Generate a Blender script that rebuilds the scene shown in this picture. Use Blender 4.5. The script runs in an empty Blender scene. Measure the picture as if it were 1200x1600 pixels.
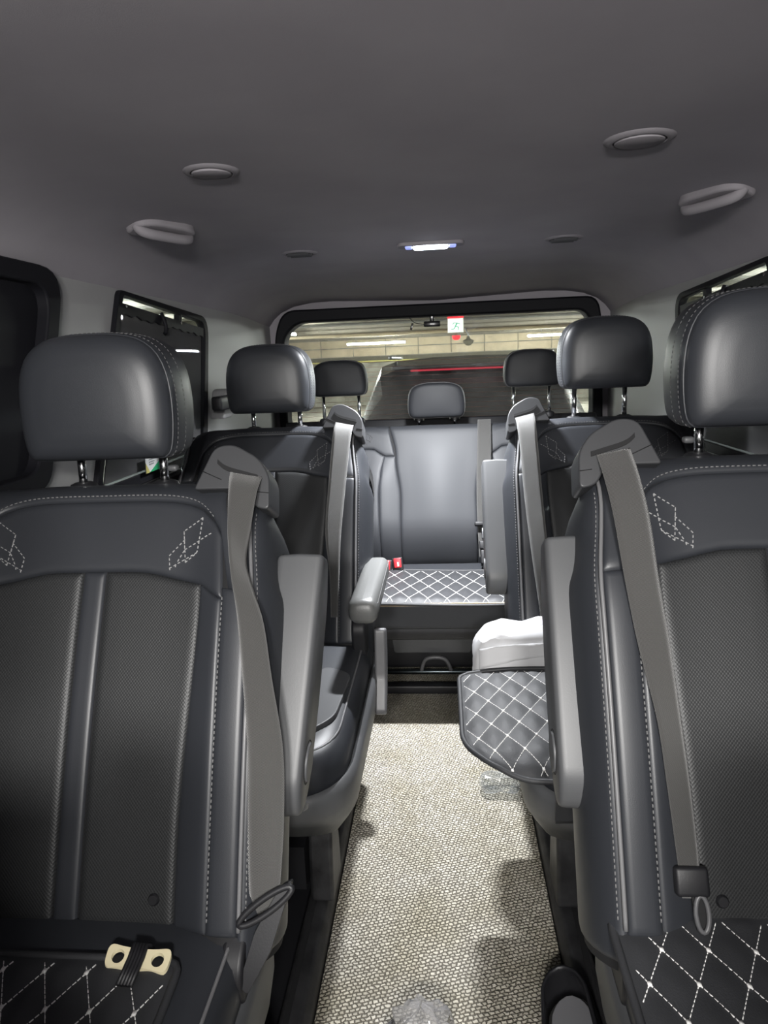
import bpy, bmesh, math, random
from mathutils import Vector, Matrix, noise
rnd = random.Random(7)
R = math.radians
scene = bpy.context.scene
COL = scene.collection

# ------------------------------------------------------------------ camera
cd = bpy.data.cameras.new('camera'); cam = bpy.data.objects.new('camera', cd); COL.objects.link(cam)
cd.sensor_fit = 'AUTO'; cd.sensor_width = 36.0; cd.lens = 1080 * 36 / 1600
cd.clip_start = 0.02; cd.clip_end = 200
PITCH, YAW, ROLL = R(12.327), R(5.167), R(2.4)
fw = Vector((-math.sin(YAW)*math.cos(PITCH), math.cos(YAW)*math.cos(PITCH), -math.sin(PITCH)))
rt = fw.cross(Vector((0, 0, 1))).normalized(); up = rt.cross(fw)
rt2 = rt*math.cos(ROLL) - up*math.sin(ROLL); up2 = up*math.cos(ROLL) + rt*math.sin(ROLL)
cam.matrix_world = Matrix(((rt2.x, up2.x, -fw.x, 0.02), (rt2.y, up2.y, -fw.y, 0.0), (rt2.z, up2.z, -fw.z, 1.15), (0, 0, 0, 1)))
scene.camera = cam

# ------------------------------------------------------------------ world, exposure
w = bpy.data.worlds.new('world'); scene.world = w; w.use_nodes = True
w.node_tree.nodes['Background'].inputs[0].default_value = (0.30, 0.33, 0.40, 1)
w.node_tree.nodes['Background'].inputs[1].default_value = 0.02
vs = scene.view_settings
vs.view_transform = 'Standard'; vs.look = 'None'; vs.gamma = 1.0; vs.use_curve_mapping = False
vs.exposure = 0.0
LAMP_REAR, LAMP_FRONT, TUBE = 30.0, 17.0, 720.0     # lamp strengths, used by the lamps' builders

# ------------------------------------------------------------------ materials
def mat(name, col, rough=0.5, metal=0.0, spec=0.5, bump=None, emit=None, trans=0.0, alpha=None, sheen=0):
    m = bpy.data.materials.new(name); m.use_nodes = True
    nt = m.node_tree; b = nt.nodes['Principled BSDF']
    b.inputs['Base Color'].default_value = (*col, 1); b.inputs['Roughness'].default_value = rough
    b.inputs['Metallic'].default_value = metal; b.inputs['Specular IOR Level'].default_value = spec
    if trans: b.inputs['Transmission Weight'].default_value = trans
    if sheen: b.inputs['Sheen Weight'].default_value = sheen; b.inputs['Sheen Roughness'].default_value = .4
    if emit: b.inputs['Emission Color'].default_value = (*emit[0], 1); b.inputs['Emission Strength'].default_value = emit[1]
    if bump:
        kind, scale, strength, dist = bump
        tc = nt.nodes.new('ShaderNodeTexCoord')
        if kind == 'vor':
            t = nt.nodes.new('ShaderNodeTexVoronoi'); t.inputs['Scale'].default_value = scale; out = t.outputs['Distance']
        else:
            t = nt.nodes.new('ShaderNodeTexNoise'); t.inputs['Scale'].default_value = scale; t.inputs['Detail'].default_value = 4; out = t.outputs['Fac']
        nt.links.new(tc.outputs['Object'], t.inputs['Vector'])
        bp = nt.nodes.new('ShaderNodeBump'); bp.inputs['Strength'].default_value = strength; bp.inputs['Distance'].default_value = dist
        nt.links.new(out, bp.inputs['Height']); nt.links.new(bp.outputs['Normal'], b.inputs['Normal'])
    return m

def math_node(nt, op, a, b=None):
    n = nt.nodes.new('ShaderNodeMath'); n.operation = op
    for i, v in enumerate((a, b)):
        if v is None: continue
        if hasattr(v, 'is_linked'): nt.links.new(v, n.inputs[i])
        else: n.inputs[i].default_value = v
    return n.outputs[0]

def vary(m, scale, c0, c1):
    """large soft colour variation of the base colour (wear)"""
    nt = m.node_tree; b = nt.nodes['Principled BSDF']
    tc = nt.nodes.new('ShaderNodeTexCoord'); t = nt.nodes.new('ShaderNodeTexNoise'); t.inputs['Scale'].default_value = scale
    t.inputs['Detail'].default_value = 5
    r = nt.nodes.new('ShaderNodeValToRGB'); r.color_ramp.elements[0].color = (*c0, 1); r.color_ramp.elements[1].color = (*c1, 1)
    r.color_ramp.elements[0].position = .35; r.color_ramp.elements[1].position = .68
    nt.links.new(tc.outputs['Object'], t.inputs['Vector']); nt.links.new(t.outputs['Fac'], r.inputs['Fac']); nt.links.new(r.outputs['Color'], b.inputs['Base Color'])
    return m

M = {}
M['leather'] = mat('black_leather', (.025, .027, .032), .43, bump=('vor', 900, .06, .001))
M['leather_bench'] = mat('black_leather_bench', (.027, .029, .034), .56, bump=('vor', 900, .06, .001))
M['core'] = mat('seam_black', (.006, .006, .007), .8)
M['plastic'] = mat('charcoal_plastic', (.072, .074, .078), .46, bump=('noise', 500, .08, .001))
M['plastic_guide'] = mat('belt_guide_plastic', (.040, .041, .044), .42, bump=('noise', 500, .06, .001))
M['plastic_dark'] = mat('black_plastic', (.011, .011, .013), .5, bump=('noise', 400, .1, .001))
M['plastic_worn'] = vary(mat('worn_black_plastic', (.03, .03, .032), .5, bump=('noise', 160, .15, .002)), 30, (.012, .012, .013), (.032, .032, .034))
M['plastic_light'] = mat('grey_plastic', (.10, .10, .105), .42)
M['gloss_black'] = mat('gloss_black', (.008, .008, .010), .2)
M['frame_black'] = mat('window_frame_black', (.007, .007, .010), .65, spec=.25)
M['chrome'] = mat('chrome', (.78, .79, .8), .12, 1.0)
M['steel'] = mat('steel', (.35, .36, .38), .35, 1.0)
M['belt'] = mat('belt_webbing', (.085, .083, .080), .62, sheen=.3)
M['headliner'] = vary(mat('headliner_fabric', (.44, .41, .45), .95, spec=.15, bump=('noise', 900, .15, .001)), 3.5, (.355, .335, .365), (.395, .375, .405))
M['trim'] = mat('light_grey_trim', (.35, .35, .355), .55, bump=('noise', 700, .08, .001))
M['liner_plastic'] = mat('liner_grey_plastic', (.26, .245, .265), .75, spec=.2)
M['thread'] = mat('white_thread', (.78, .77, .75), .7)
M['thread_grey'] = mat('grey_thread', (.09, .09, .092), .7)
M['thread_mid'] = mat('pale_grey_thread', (.15, .15, .152), .7)
M['thread_pale'] = mat('pale_thread', (.30, .30, .30), .7)
M['piping'] = mat('grey_piping', (.14, .14, .145), .4)
M['quilt'] = mat('quilted_black_leatherette', (.028, .029, .032), .60, bump=('vor', 500, .15, .001))
M['white_paper'] = mat('white_paper', (.50, .50, .51), .75, bump=('noise', 60, .1, .002))
M['red'] = mat('red_button', (.75, .03, .04), .35)
M['red_lit'] = mat('red_light', (.6, .02, .02), .4, emit=((1, .03, .05), 2.2))
M['red_dim'] = mat('red_strip_light', (.4, .02, .03), .4, emit=((1, .03, .12), .45))
M['cream'] = mat('cream_plastic', (.74, .66, .44), .4)
M['shoe'] = mat('black_shoe_leather', (.010, .010, .012), .45, bump=('vor', 500, .1, .002))
M['insole'] = mat('grey_insole', (.16, .16, .17), .7)
M['insole_print'] = mat('insole_print', (.42, .43, .45), .6)
M['car_paint'] = mat('dark_car_paint', (.035, .034, .036), .25)
M['car_glass'] = mat('dark_car_glass', (.030, .026, .026), .15)
M['rubber'] = mat('rubber', (.012, .012, .012), .8)
M['concrete'] = vary(mat('concrete', (.36, .34, .30), .85, bump=('noise', 12, .3, .01)), 2.0, (.25, .235, .20), (.42, .40, .35))
M['panel_cream'] = vary(mat('cream_wall_panel', (.6, .55, .46), .6), .8, (.56, .47, .33), (.68, .58, .42))
M['band'] = mat('olive_band', (.13, .12, .09), .7)
M['beam'] = mat('brown_beam', (.20, .18, .145), .7)
M['yellow'] = mat('yellow_paint', (.62, .56, .18), .6)
M['green'] = mat('green_print', (.02, .42, .16), .6)
M['label_white'] = mat('white_label', (.85, .86, .84), .6)
M['print_grey'] = mat('grey_print', (.35, .36, .37), .6)
M['tube'] = mat('fluorescent_tube', (.9, .9, .9), .5, emit=((.93, 1.0, .97), TUBE))
M['lens'] = mat('lit_lamp_lens', (.9, .9, .95), .3, emit=((.86, .92, 1.0), 9.0))
M['lens_edge'] = mat('lamp_lens_edge', (.4, .45, .9), .3, emit=((.35, .42, 1.0), .9))
M['sign_lit'] = mat('lit_sign_face', (.9, .95, .92), .5, emit=((.85, 1.0, .93), 1.5))
M['sign_green'] = mat('sign_green', (.0, .45, .25), .5, emit=((.02, .55, .3), .8))
M['tan_edge'] = mat('tan_backing', (.32, .24, .15), .8)

def glass_pane(name, tint, f0=.04, rough=.02):
    m = bpy.data.materials.new(name); m.use_nodes = True; nt = m.node_tree; nt.nodes.clear()
    o = nt.nodes.new('ShaderNodeOutputMaterial'); t = nt.nodes.new('ShaderNodeBsdfTransparent'); t.inputs[0].default_value = (*tint, 1)
    g = nt.nodes.new('ShaderNodeBsdfGlossy'); g.inputs['Roughness'].default_value = rough
    lw_ = nt.nodes.new('ShaderNodeLayerWeight'); lw_.inputs['Blend'].default_value = .5     # Schlick reflectance of a thin pane
    f = math_node(nt, 'MULTIPLY_ADD', math_node(nt, 'POWER', lw_.outputs['Facing'], 5.0), .93); f.node.inputs[2].default_value = f0
    x = nt.nodes.new('ShaderNodeMixShader'); nt.links.new(f, x.inputs[0]); nt.links.new(t.outputs[0], x.inputs[1]); nt.links.new(g.outputs[0], x.inputs[2])
    nt.links.new(x.outputs[0], o.inputs[0]); return m, nt, t, x, o
M['glass'] = glass_pane('tinted_side_glass', (.75, .77, .78))[0]
M['dark_glass'] = glass_pane('dark_privacy_glass', (.012, .013, .015))[0]
# rear glass with dusty smears
m_, nt, t_, x_, o_ = glass_pane('dusty_rear_glass', (.80, .80, .78))
df = nt.nodes.new('ShaderNodeBsdfDiffuse'); df.inputs[0].default_value = (.55, .54, .55, 1)
tc = nt.nodes.new('ShaderNodeTexCoord'); n1 = nt.nodes.new('ShaderNodeTexNoise'); n1.inputs['Scale'].default_value = 5; n1.inputs['Detail'].default_value = 9; n1.inputs['Roughness'].default_value = .7
rp = nt.nodes.new('ShaderNodeValToRGB'); rp.color_ramp.elements[0].position = .42; rp.color_ramp.elements[1].position = .8; rp.color_ramp.elements[1].color = (.22, .22, .22, 1); rp.color_ramp.elements[0].color = (.03, .03, .03, 1)
mx = nt.nodes.new('ShaderNodeMixShader')
nt.links.new(tc.outputs['Object'], n1.inputs['Vector']); nt.links.new(n1.outputs['Fac'], rp.inputs['Fac']); nt.links.new(rp.outputs['Color'], mx.inputs[0])
nt.links.new(x_.outputs[0], mx.inputs[1]); nt.links.new(df.outputs[0], mx.inputs[2]); nt.links.new(mx.outputs[0], o_.inputs[0])
M['rear_glass'] = m_
# sunshade mesh: lets a little light through
m_, nt, t_, x_, o_ = glass_pane('sunshade_mesh', (.28, .28, .285))
df = nt.nodes.new('ShaderNodeBsdfDiffuse'); df.inputs[0].default_value = (.16, .16, .165, 1)
mx = nt.nodes.new('ShaderNodeMixShader'); mx.inputs[0].default_value = .55
nt.links.new(t_.outputs[0], mx.inputs[1]); nt.links.new(df.outputs[0], mx.inputs[2]); nt.links.new(mx.outputs[0], o_.inputs[0])
M['shade'] = m_
# clear crinkled film
m_, nt, t_, x_, o_ = glass_pane('clear_plastic_film', (.86, .88, .89), f0=.20, rough=.06)
lw = nt.nodes.new('ShaderNodeLayerWeight'); lw.inputs['Blend'].default_value = .45
df = nt.nodes.new('ShaderNodeBsdfDiffuse'); df.inputs[0].default_value = (.85, .86, .87, 1)
mx = nt.nodes.new('ShaderNodeMixShader'); sc = math_node(nt, 'ADD', math_node(nt, 'MULTIPLY', lw.outputs['Facing'], .16), .02)
nt.links.new(sc, mx.inputs[0]); nt.links.new(x_.outputs[0], mx.inputs[1]); nt.links.new(df.outputs[0], mx.inputs[2]); nt.links.new(mx.outputs[0], o_.inputs[0])
M['film'] = m_

m_, nt, t_, x_, o_ = glass_pane('milky_bag_film', (.90, .90, .91), f0=.14, rough=.15)
df = nt.nodes.new('ShaderNodeBsdfDiffuse'); df.inputs[0].default_value = (.8, .8, .82, 1)
mx = nt.nodes.new('ShaderNodeMixShader'); mx.inputs[0].default_value = .17
nt.links.new(x_.outputs[0], mx.inputs[1]); nt.links.new(df.outputs[0], mx.inputs[2]); nt.links.new(mx.outputs[0], o_.inputs[0])
M['bag_film'] = m_

# carpet: woven loops in rows
def carpet_mat():
    m = bpy.data.materials.new('woven_carpet'); m.use_nodes = True; nt = m.node_tree; b = nt.nodes['Principled BSDF']
    b.inputs['Roughness'].default_value = .9; b.inputs['Specular IOR Level'].default_value = .2
    tc = nt.nodes.new('ShaderNodeTexCoord'); mp = nt.nodes.new('ShaderNodeMapping'); mp.inputs['Rotation'].default_value = (0, 0, R(-17))
    wn = nt.nodes.new('ShaderNodeTexNoise'); wn.inputs['Scale'].default_value = 95; wn.inputs['Detail'].default_value = 1
    ws = nt.nodes.new('ShaderNodeVectorMath'); ws.operation = 'MULTIPLY_ADD'; ws.inputs[1].default_value = (.0095, .0075, 0)
    nt.links.new(tc.outputs['Object'], wn.inputs['Vector']); nt.links.new(wn.outputs['Color'], ws.inputs[0]); nt.links.new(tc.outputs['Object'], ws.inputs[2])
    nt.links.new(ws.outputs[0], mp.inputs['Vector'])
    v = nt.nodes.new('ShaderNodeTexBrick'); v.inputs['Scale'].default_value = 1.0; v.inputs['Brick Width'].default_value = .0098; v.inputs['Row Height'].default_value = .0074
    v.inputs['Mortar Size'].default_value = .0019; v.inputs['Mortar Smooth'].default_value = .9; v.offset = .5
    v.inputs['Color1'].default_value = (.62, .59, .52, 1); v.inputs['Color2'].default_value = (.43, .405, .35, 1); v.inputs['Mortar'].default_value = (.15, .138, .115, 1)
    nt.links.new(mp.outputs[0], v.inputs['Vector']); r = v
    n = nt.nodes.new('ShaderNodeTexNoise'); n.inputs['Scale'].default_value = 7; n.inputs['Detail'].default_value = 6
    nt.links.new(tc.outputs['Object'], n.inputs['Vector'])
    r2 = nt.nodes.new('ShaderNodeValToRGB'); r2.color_ramp.elements[0].position = .3; r2.color_ramp.elements[1].position = .7
    r2.color_ramp.elements[0].color = (.78, .76, .68, 1); r2.color_ramp.elements[1].color = (1, 1, 1, 1)
    nt.links.new(n.outputs['Fac'], r2.inputs['Fac'])
    mu = nt.nodes.new('ShaderNodeMix'); mu.data_type = 'RGBA'; mu.blend_type = 'MULTIPLY'; mu.inputs[0].default_value = 1
    nt.links.new(r.outputs['Color'], mu.inputs[6]); nt.links.new(r2.outputs['Color'], mu.inputs[7]); nt.links.new(mu.outputs[2], b.inputs['Base Color'])
    inv = math_node(nt, 'SUBTRACT', 1.0, v.outputs['Fac'])
    bp = nt.nodes.new('ShaderNodeBump'); bp.inputs['Strength'].default_value = .9; bp.inputs['Distance'].default_value = .004
    nt.links.new(inv, bp.inputs['Height']); nt.links.new(bp.outputs['Normal'], b.inputs['Normal'])
    return m
M['carpet'] = carpet_mat()

# perforated leather: grid of tiny holes
def perforated(name, pitch):
    m = bpy.data.materials.new(name); m.use_nodes = True; nt = m.node_tree; b = nt.nodes['Principled BSDF']
    b.inputs['Roughness'].default_value = .5
    tc = nt.nodes.new('ShaderNodeTexCoord'); sp = nt.nodes.new('ShaderNodeSeparateXYZ'); nt.links.new(tc.outputs['Object'], sp.inputs[0])
    f = 2*math.pi/pitch
    sx = math_node(nt, 'COSINE', math_node(nt, 'MULTIPLY', sp.outputs['X'], f))
    sz = math_node(nt, 'COSINE', math_node(nt, 'MULTIPLY', sp.outputs['Z'], f*.9))
    p = math_node(nt, 'MULTIPLY', sx, sz)
    r = nt.nodes.new('ShaderNodeValToRGB'); r.color_ramp.elements[0].position = .45; r.color_ramp.elements[1].position = .75
    r.color_ramp.elements[0].color = (.021, .022, .023, 1); r.color_ramp.elements[1].color = (.010, .010, .011, 1)
    nt.links.new(p, r.inputs['Fac']); nt.links.new(r.outputs['Color'], b.inputs['Base Color'])
    bp = nt.nodes.new('ShaderNodeBump'); bp.invert = True; bp.inputs['Strength'].default_value = .15; bp.inputs['Distance'].default_value = .001
    nt.links.new(p, bp.inputs['Height']); nt.links.new(bp.outputs['Normal'], b.inputs['Normal'])
    return m
M['perforated'] = perforated('perforated_leather', .0044)

def ribbed(m, axis, freq, strength):
    nt = m.node_tree; b = nt.nodes['Principled BSDF']; tc = nt.nodes.new('ShaderNodeTexCoord'); sp = nt.nodes.new('ShaderNodeSeparateXYZ')
    nt.links.new(tc.outputs['UV'], sp.inputs[0])
    s = math_node(nt, 'SINE', math_node(nt, 'MULTIPLY', sp.outputs['X'], 26*6.283))
    s2 = math_node(nt, 'SINE', math_node(nt, 'MULTIPLY', sp.outputs['Y'], freq))
    p = math_node(nt, 'MULTIPLY', s, s2)
    bp = nt.nodes.new('ShaderNodeBump'); bp.inputs['Strength'].default_value = strength; bp.inputs['Distance'].default_value = .0015
    nt.links.new(p, bp.inputs['Height']); nt.links.new(bp.outputs['Normal'], b.inputs['Normal'])
    r = nt.nodes.new('ShaderNodeValToRGB'); r.color_ramp.elements[0].color = (.022, .0215, .021, 1); r.color_ramp.elements[1].color = (.105, .103, .099, 1)
    q = math_node(nt, 'ADD', math_node(nt, 'MULTIPLY', p, .5), .5)
    nt.links.new(q, r.inputs['Fac']); nt.links.new(r.outputs['Color'], b.inputs['Base Color'])
ribbed(M['belt'], 'X', 1800, .5)

# ------------------------------------------------------------------ object helpers
def link(name, me, material, parent=None, smooth=True):
    o = bpy.data.objects.new(name, me); COL.objects.link(o)
    if material: me.materials.append(M[material])
    if parent: o.parent = parent
    if smooth:
        for p in me.polygons: p.use_smooth = True
    return o
def from_bm(name, bm, material, parent=None, smooth=True, recalc=True):
    if recalc: bmesh.ops.recalc_face_normals(bm, faces=bm.faces)
    me = bpy.data.meshes.new(name); bm.to_mesh(me); bm.free()
    return link(name, me, material, parent, smooth)
def mesh(name, vs_, fs, material, parent=None, smooth=True, recalc=True):
    bm = bmesh.new(); vv = [bm.verts.new(v) for v in vs_]
    for f in fs:
        try: bm.faces.new([vv[i] for i in f])
        except ValueError: pass
    return from_bm(name, bm, material, parent, smooth, recalc)
def empty(name, loc, label=None, cat=None, group=None):
    o = bpy.data.objects.new(name, None); COL.objects.link(o); o.location = loc; o.empty_display_size = .1
    if label: tag(o, label, cat, group)
    return o
def tag(o, label, cat, group=None):
    o['label'] = label; o['category'] = cat
    if group: o['group'] = group
    return o
def struct(o):
    o['kind'] = 'structure'; return o
def stuff(o):
    o['kind'] = 'stuff'; return o
def sharp(o, ang=40):
    o.data.set_sharp_from_angle(angle=R(ang)); return o
def bevel(o, wdt, seg=3, ang=35):
    md = o.modifiers.new('bevel', 'BEVEL'); md.width = wdt; md.segments = seg; md.limit_method = 'ANGLE'; md.angle_limit = R(ang)
    md.harden_normals = False
    return o

def grid_faces(nu, nv, cu=False, cv=False):
    fs = []
    for j in range(nv if cv else nv-1):
        for i in range(nu if cu else nu-1):
            a, b = i, (i+1) % nu; c, d = j, (j+1) % nv
            fs.append((c*nu+a, c*nu+b, d*nu+b, d*nu+a))
    return fs
def densify(pr):
    """extra rings on the flat front of a lofted cushion"""
    out = []
    for (a, y), (b, z) in zip(pr, pr[1:]):
        n = max(1, round(abs(b-a)/.07)) if y < .02 else 1
        out += [(a+(b-a)*k/n, y+(z-y)*k/n) for k in range(n)]
    return out+[pr[-1]]
def grid(name, us, vs2, fn, material, parent=None, cu=False, cv=False):
    vv = [fn(u, v) for v in vs2 for u in us]
    o = mesh(name, vv, grid_faces(len(us), len(vs2), cu, cv), material, parent)
    if cu:
        bm = bmesh.new(); bm.from_mesh(o.data); bmesh.ops.remove_doubles(bm, verts=bm.verts, dist=1e-6)
        bmesh.ops.recalc_face_normals(bm, faces=bm.faces); bm.to_mesh(o.data); bm.free()
        for p in o.data.polygons: p.use_smooth = True
    return o

def box_bm(bm, c, d, rot=None):
    x, y, z = d[0]/2, d[1]/2, d[2]/2
    ps = [Vector((sx*x, sy*y, sz*z)) for sz in (-1, 1) for sy in (-1, 1) for sx in (-1, 1)]
    if rot is not None: ps = [rot @ p for p in ps]
    v = [bm.verts.new(p + Vector(c)) for p in ps]
    for f in ((0, 2, 3, 1), (4, 5, 7, 6), (0, 1, 5, 4), (2, 6, 7, 3), (0, 4, 6, 2), (1, 3, 7, 5)): bm.faces.new([v[i] for i in f])
def box(name, c, d, material, parent=None, bev=0, rot=None, seg=3):
    bm = bmesh.new(); box_bm(bm, c, d, rot)
    o = from_bm(name, bm, material, parent, smooth=bool(bev))
    if bev: bevel(o, bev, seg)
    return o

def catmull(pts, n):
    """smooth interpolation of tuples, n samples"""
    out = []; L = len(pts)-1
    for k in range(n):
        t = k/(n-1)*L; i = min(int(t), L-1); f = t-i
        p0, p1, p2, p3 = pts[max(i-1, 0)], pts[i], pts[i+1], pts[min(i+2, L)]
        out.append(tuple(.5*((2*b)+(c-a)*f+(2*a-5*b+4*c-d)*f*f+(3*b-a-3*c+d)*f**3) for a, b, c, d in zip(p0, p1, p2, p3)))
    return out
def tube_bm(bm, pts, r, n=8, closed=False, flat=1.0):
    pts = [Vector(p) for p in pts]; N = len(pts); rings = []
    nrm = None
    for i, p in enumerate(pts):
        a = pts[(i-1) % N] if (closed or i > 0) else p; b = pts[(i+1) % N] if (closed or i < N-1) else p
        t = (b-a).normalized()
        if nrm is None:
            nrm = t.orthogonal().normalized()
        nrm = (nrm - t*nrm.dot(t)).normalized(); bi = t.cross(nrm)
        rr = r[i] if isinstance(r, (list, tuple)) else r
        rings.append([bm.verts.new(p + (nrm*math.cos(2*math.pi*k/n) + bi*math.sin(2*math.pi*k/n)*flat)*rr) for k in range(n)])
    for i in range(N if closed else N-1):
        A, B = rings[i], rings[(i+1) % N]
        for k in range(n): bm.faces.new((A[k], A[(k+1) % n], B[(k+1) % n], B[k]))
    if not closed:
        bm.faces.new(rings[0][::-1]); bm.faces.new(rings[-1])
def tube(name, pts, r, material, parent=None, n=8, closed=False):
    bm = bmesh.new(); tube_bm(bm, pts, r, n, closed); return from_bm(name, bm, material, parent)
def lathe(name, prof, material, parent=None, n=24, c=(0, 0, 0), axis='z'):
    """closed lathe; prof = [(r, h)...]"""
    def f(u, v):
        r, h = v; a = 2*math.pi*u/n
        p = (r*math.cos(a), r*math.sin(a), h)
        if axis == 'x': p = (p[2], p[0], p[1])
        if axis == 'y': p = (p[0], p[2], p[1])
        return (p[0]+c[0], p[1]+c[1], p[2]+c[2])
    vv = [f(u, v) for v in prof for u in range(n)]; fs = grid_faces(n, len(prof), True)
    fs.append(tuple(range(n))[::-1]); fs.append(tuple(range((len(prof)-1)*n, len(prof)*n)))
    return sharp(mesh(name, vv, fs, material, parent), 50)

def prism(name, poly, place, t0, t1, material, parent=None, bev=0, seg=3):
    """polygon [(a,b)] extruded between depths t0,t1; place(a,b,t)->xyz"""
    n = len(poly); vv = [place(a, b, t0) for a, b in poly] + [place(a, b, t1) for a, b in poly]
    fs = [tuple(range(n))[::-1], tuple(range(n, 2*n))] + [(i, (i+1) % n, n+(i+1) % n, n+i) for i in range(n)]
    o = mesh(name, vv, fs, material, parent)
    if bev: bevel(o, bev, seg)
    sharp(o, 35)
    return o
def round_poly(poly, r, n=5):
    out = []; N = len(poly)
    for i in range(N):
        p = Vector(poly[i]); a = Vector(poly[i-1]); b = Vector(poly[(i+1) % N])
        rr = r[i] if isinstance(r, (list, tuple)) else r
        d1 = (a-p); d2 = (b-p); k = min(rr, d1.length*.48, d2.length*.48)
        s = p + d1.normalized()*k; e = p + d2.normalized()*k
        for j in range(n+1):
            t = j/n; q = s*(1-t)**2 + p*2*t*(1-t) + e*t*t; out.append((q.x, q.y))
    return out
def plate_holes(name, outer, holes, place, t0, t1, material, parent=None):
    """flat plate with holes, both faces and rims"""
    bm = bmesh.new()
    for t in (t0, t1):
        es = []
        for loop in [outer]+holes:
            vv = [bm.verts.new(place(a, b, t)) for a, b in loop]
            es += [bm.edges.new((vv[i], vv[(i+1) % len(vv)])) for i in range(len(vv))]
        bmesh.ops.triangle_fill(bm, use_beauty=True, use_dissolve=False, edges=es)
    for loop in [outer]+holes:
        A = [bm.verts.new(place(a, b, t0)) for a, b in loop]; B = [bm.verts.new(place(a, b, t1)) for a, b in loop]
        for i in range(len(loop)): bm.faces.new((A[i], A[(i+1) % len(loop)], B[(i+1) % len(loop)], B[i]))
    return from_bm(name, bm, material, parent, smooth=False)
def ring(name, outer, inner, place, t0, t1, material, parent=None, bev=0):
    """frame between two loops of equal length"""
    n = len(outer)
    vv = [place(a, b, t0) for a, b in outer] + [place(a, b, t1) for a, b in outer] + [place(a, b, t1) for a, b in inner] + [place(a, b, t0) for a, b in inner]
    fs = grid_faces(n, 4, True, True)
    o = mesh(name, vv, fs, material, parent)
    if bev: bevel(o, bev, 2)
    return sharp(o, 40)

def clustered(length, edge=(0, .0015, .004, .008, .013), step=.02):
    """sample positions 0..length, dense near both ends"""
    e = [x for x in edge if x < length*.45]
    n = max(1, int((length-2*e[-1])/step)); mid = [e[-1]+(length-2*e[-1])*k/n for k in range(1, n)]
    return e + mid + [length-x for x in e[::-1]]
def smooth(a, b, x):
    t = max(0, min(1, (x-a)/(b-a))); return t*t*(3-2*t)

def dashes(bm, pts, dash, gap, wdt, hgt, nrm_fn=None):
    """raised stitches along a polyline of (point, normal)"""
    acc = 0; P = [(Vector(p), Vector(n)) for p, n in pts]
    seg = []; tot = 0
    for i in range(len(P)-1):
        l = (P[i+1][0]-P[i][0]).length; seg.append((tot, l)); tot += l
    def at(s):
        for i, (a, l) in enumerate(seg):
            if s <= a+l or i == len(seg)-1:
                f = (s-a)/l if l > 1e-9 else 0
                return P[i][0].lerp(P[i+1][0], f), P[i][1].lerp(P[i+1][1], f).normalized()
    s = 0
    while s+dash < tot:
        a, n = at(s); b, n2 = at(s+dash); t = (b-a)
        if t.length > 1e-6:
            t.normalize(); bi = t.cross(n).normalized()
            v = [bm.verts.new(q) for q in (a+bi*wdt/2-n*hgt, a-bi*wdt/2-n*hgt, b-bi*wdt/2-n*hgt, b+bi*wdt/2-n*hgt, a+bi*wdt*.3+n*hgt, a-bi*wdt*.3+n*hgt, b-bi*wdt*.3+n*hgt, b+bi*wdt*.3+n*hgt)]
            for f in ((4, 5, 6, 7), (0, 1, 5, 4), (1, 2, 6, 5), (2, 3, 7, 6), (3, 0, 4, 7)): bm.faces.new([v[k] for k in f])
        s += dash+gap

def ribbon(name, rows, material, parent, place, n=60, th=.0016):
    """belt from rows (u0,s0,u1,s1,off) in seat coordinates"""
    rs = catmull([r if len(r) == 6 else (r[0], r[1], r[4], r[2], r[3], r[4]) for r in rows], n); L = 0; vv = []; uv = []
    last = None
    for (u0, s0, of, u1, s1, og) in rs:
        a = Vector(place(u0, s0, of)); b = Vector(place(u1, s1, og)); c = (a+b)/2
        if last is not None: L += (c-last).length
        last = c
        for k in range(7):
            t = k/6; vv.append(a.lerp(b, t)); uv.append((t, L))
    o = mesh(name, vv, grid_faces(7, n), material, parent)
    ul = o.data.uv_layers.new(name='UVMap')
    for lp in o.data.loops: ul.data[lp.index].uv = uv[lp.vertex_index]
    md = o.modifiers.new('thickness', 'SOLIDIFY'); md.thickness = th; md.offset = 0
    return o

# ------------------------------------------------------------------ the van body (setting)
Y0, Y1, HW, CZ = -1.25, 3.36, .78, 1.43
struct(box('floor', (0, (Y0+Y1)/2, -.03), (1.62, Y1-Y0, .05), 'plastic_dark'))
# headliner: flat in the middle, coved down to the walls, dipping to the tailgate
prof = [(-.80, 1.335), (-.78, 1.352), (-.755, 1.385), (-.72, 1.415), (-.66, 1.442), (-.58, 1.459), (-.48, 1.467), (0, 1.47)]
prof = prof + [(-x, z) for x, z in prof[-2::-1]]
ys = [Y0, -.6, 0, .6, 1.2, 1.8, 2.3, 2.7, 2.95, 3.1, 3.2, 3.28, 3.36]
def headl(i, y):
    x, z = prof[i]; return (x, y, z - .062*smooth(2.75, 3.36, y)*(1-.6*abs(x)/.8))
ceil = grid('ceiling', list(range(len(prof))), ys, headl, 'headliner'); struct(ceil)
md = ceil.modifiers.new('thickness', 'SOLIDIFY'); md.thickness = .02; md.offset = 1
# outer shell above the headliner keeps daylight out
struct(box('roof', (0, (Y0+Y1)/2, 1.53), (1.7, Y1-Y0+.1, .03), 'car_paint'))

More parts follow.
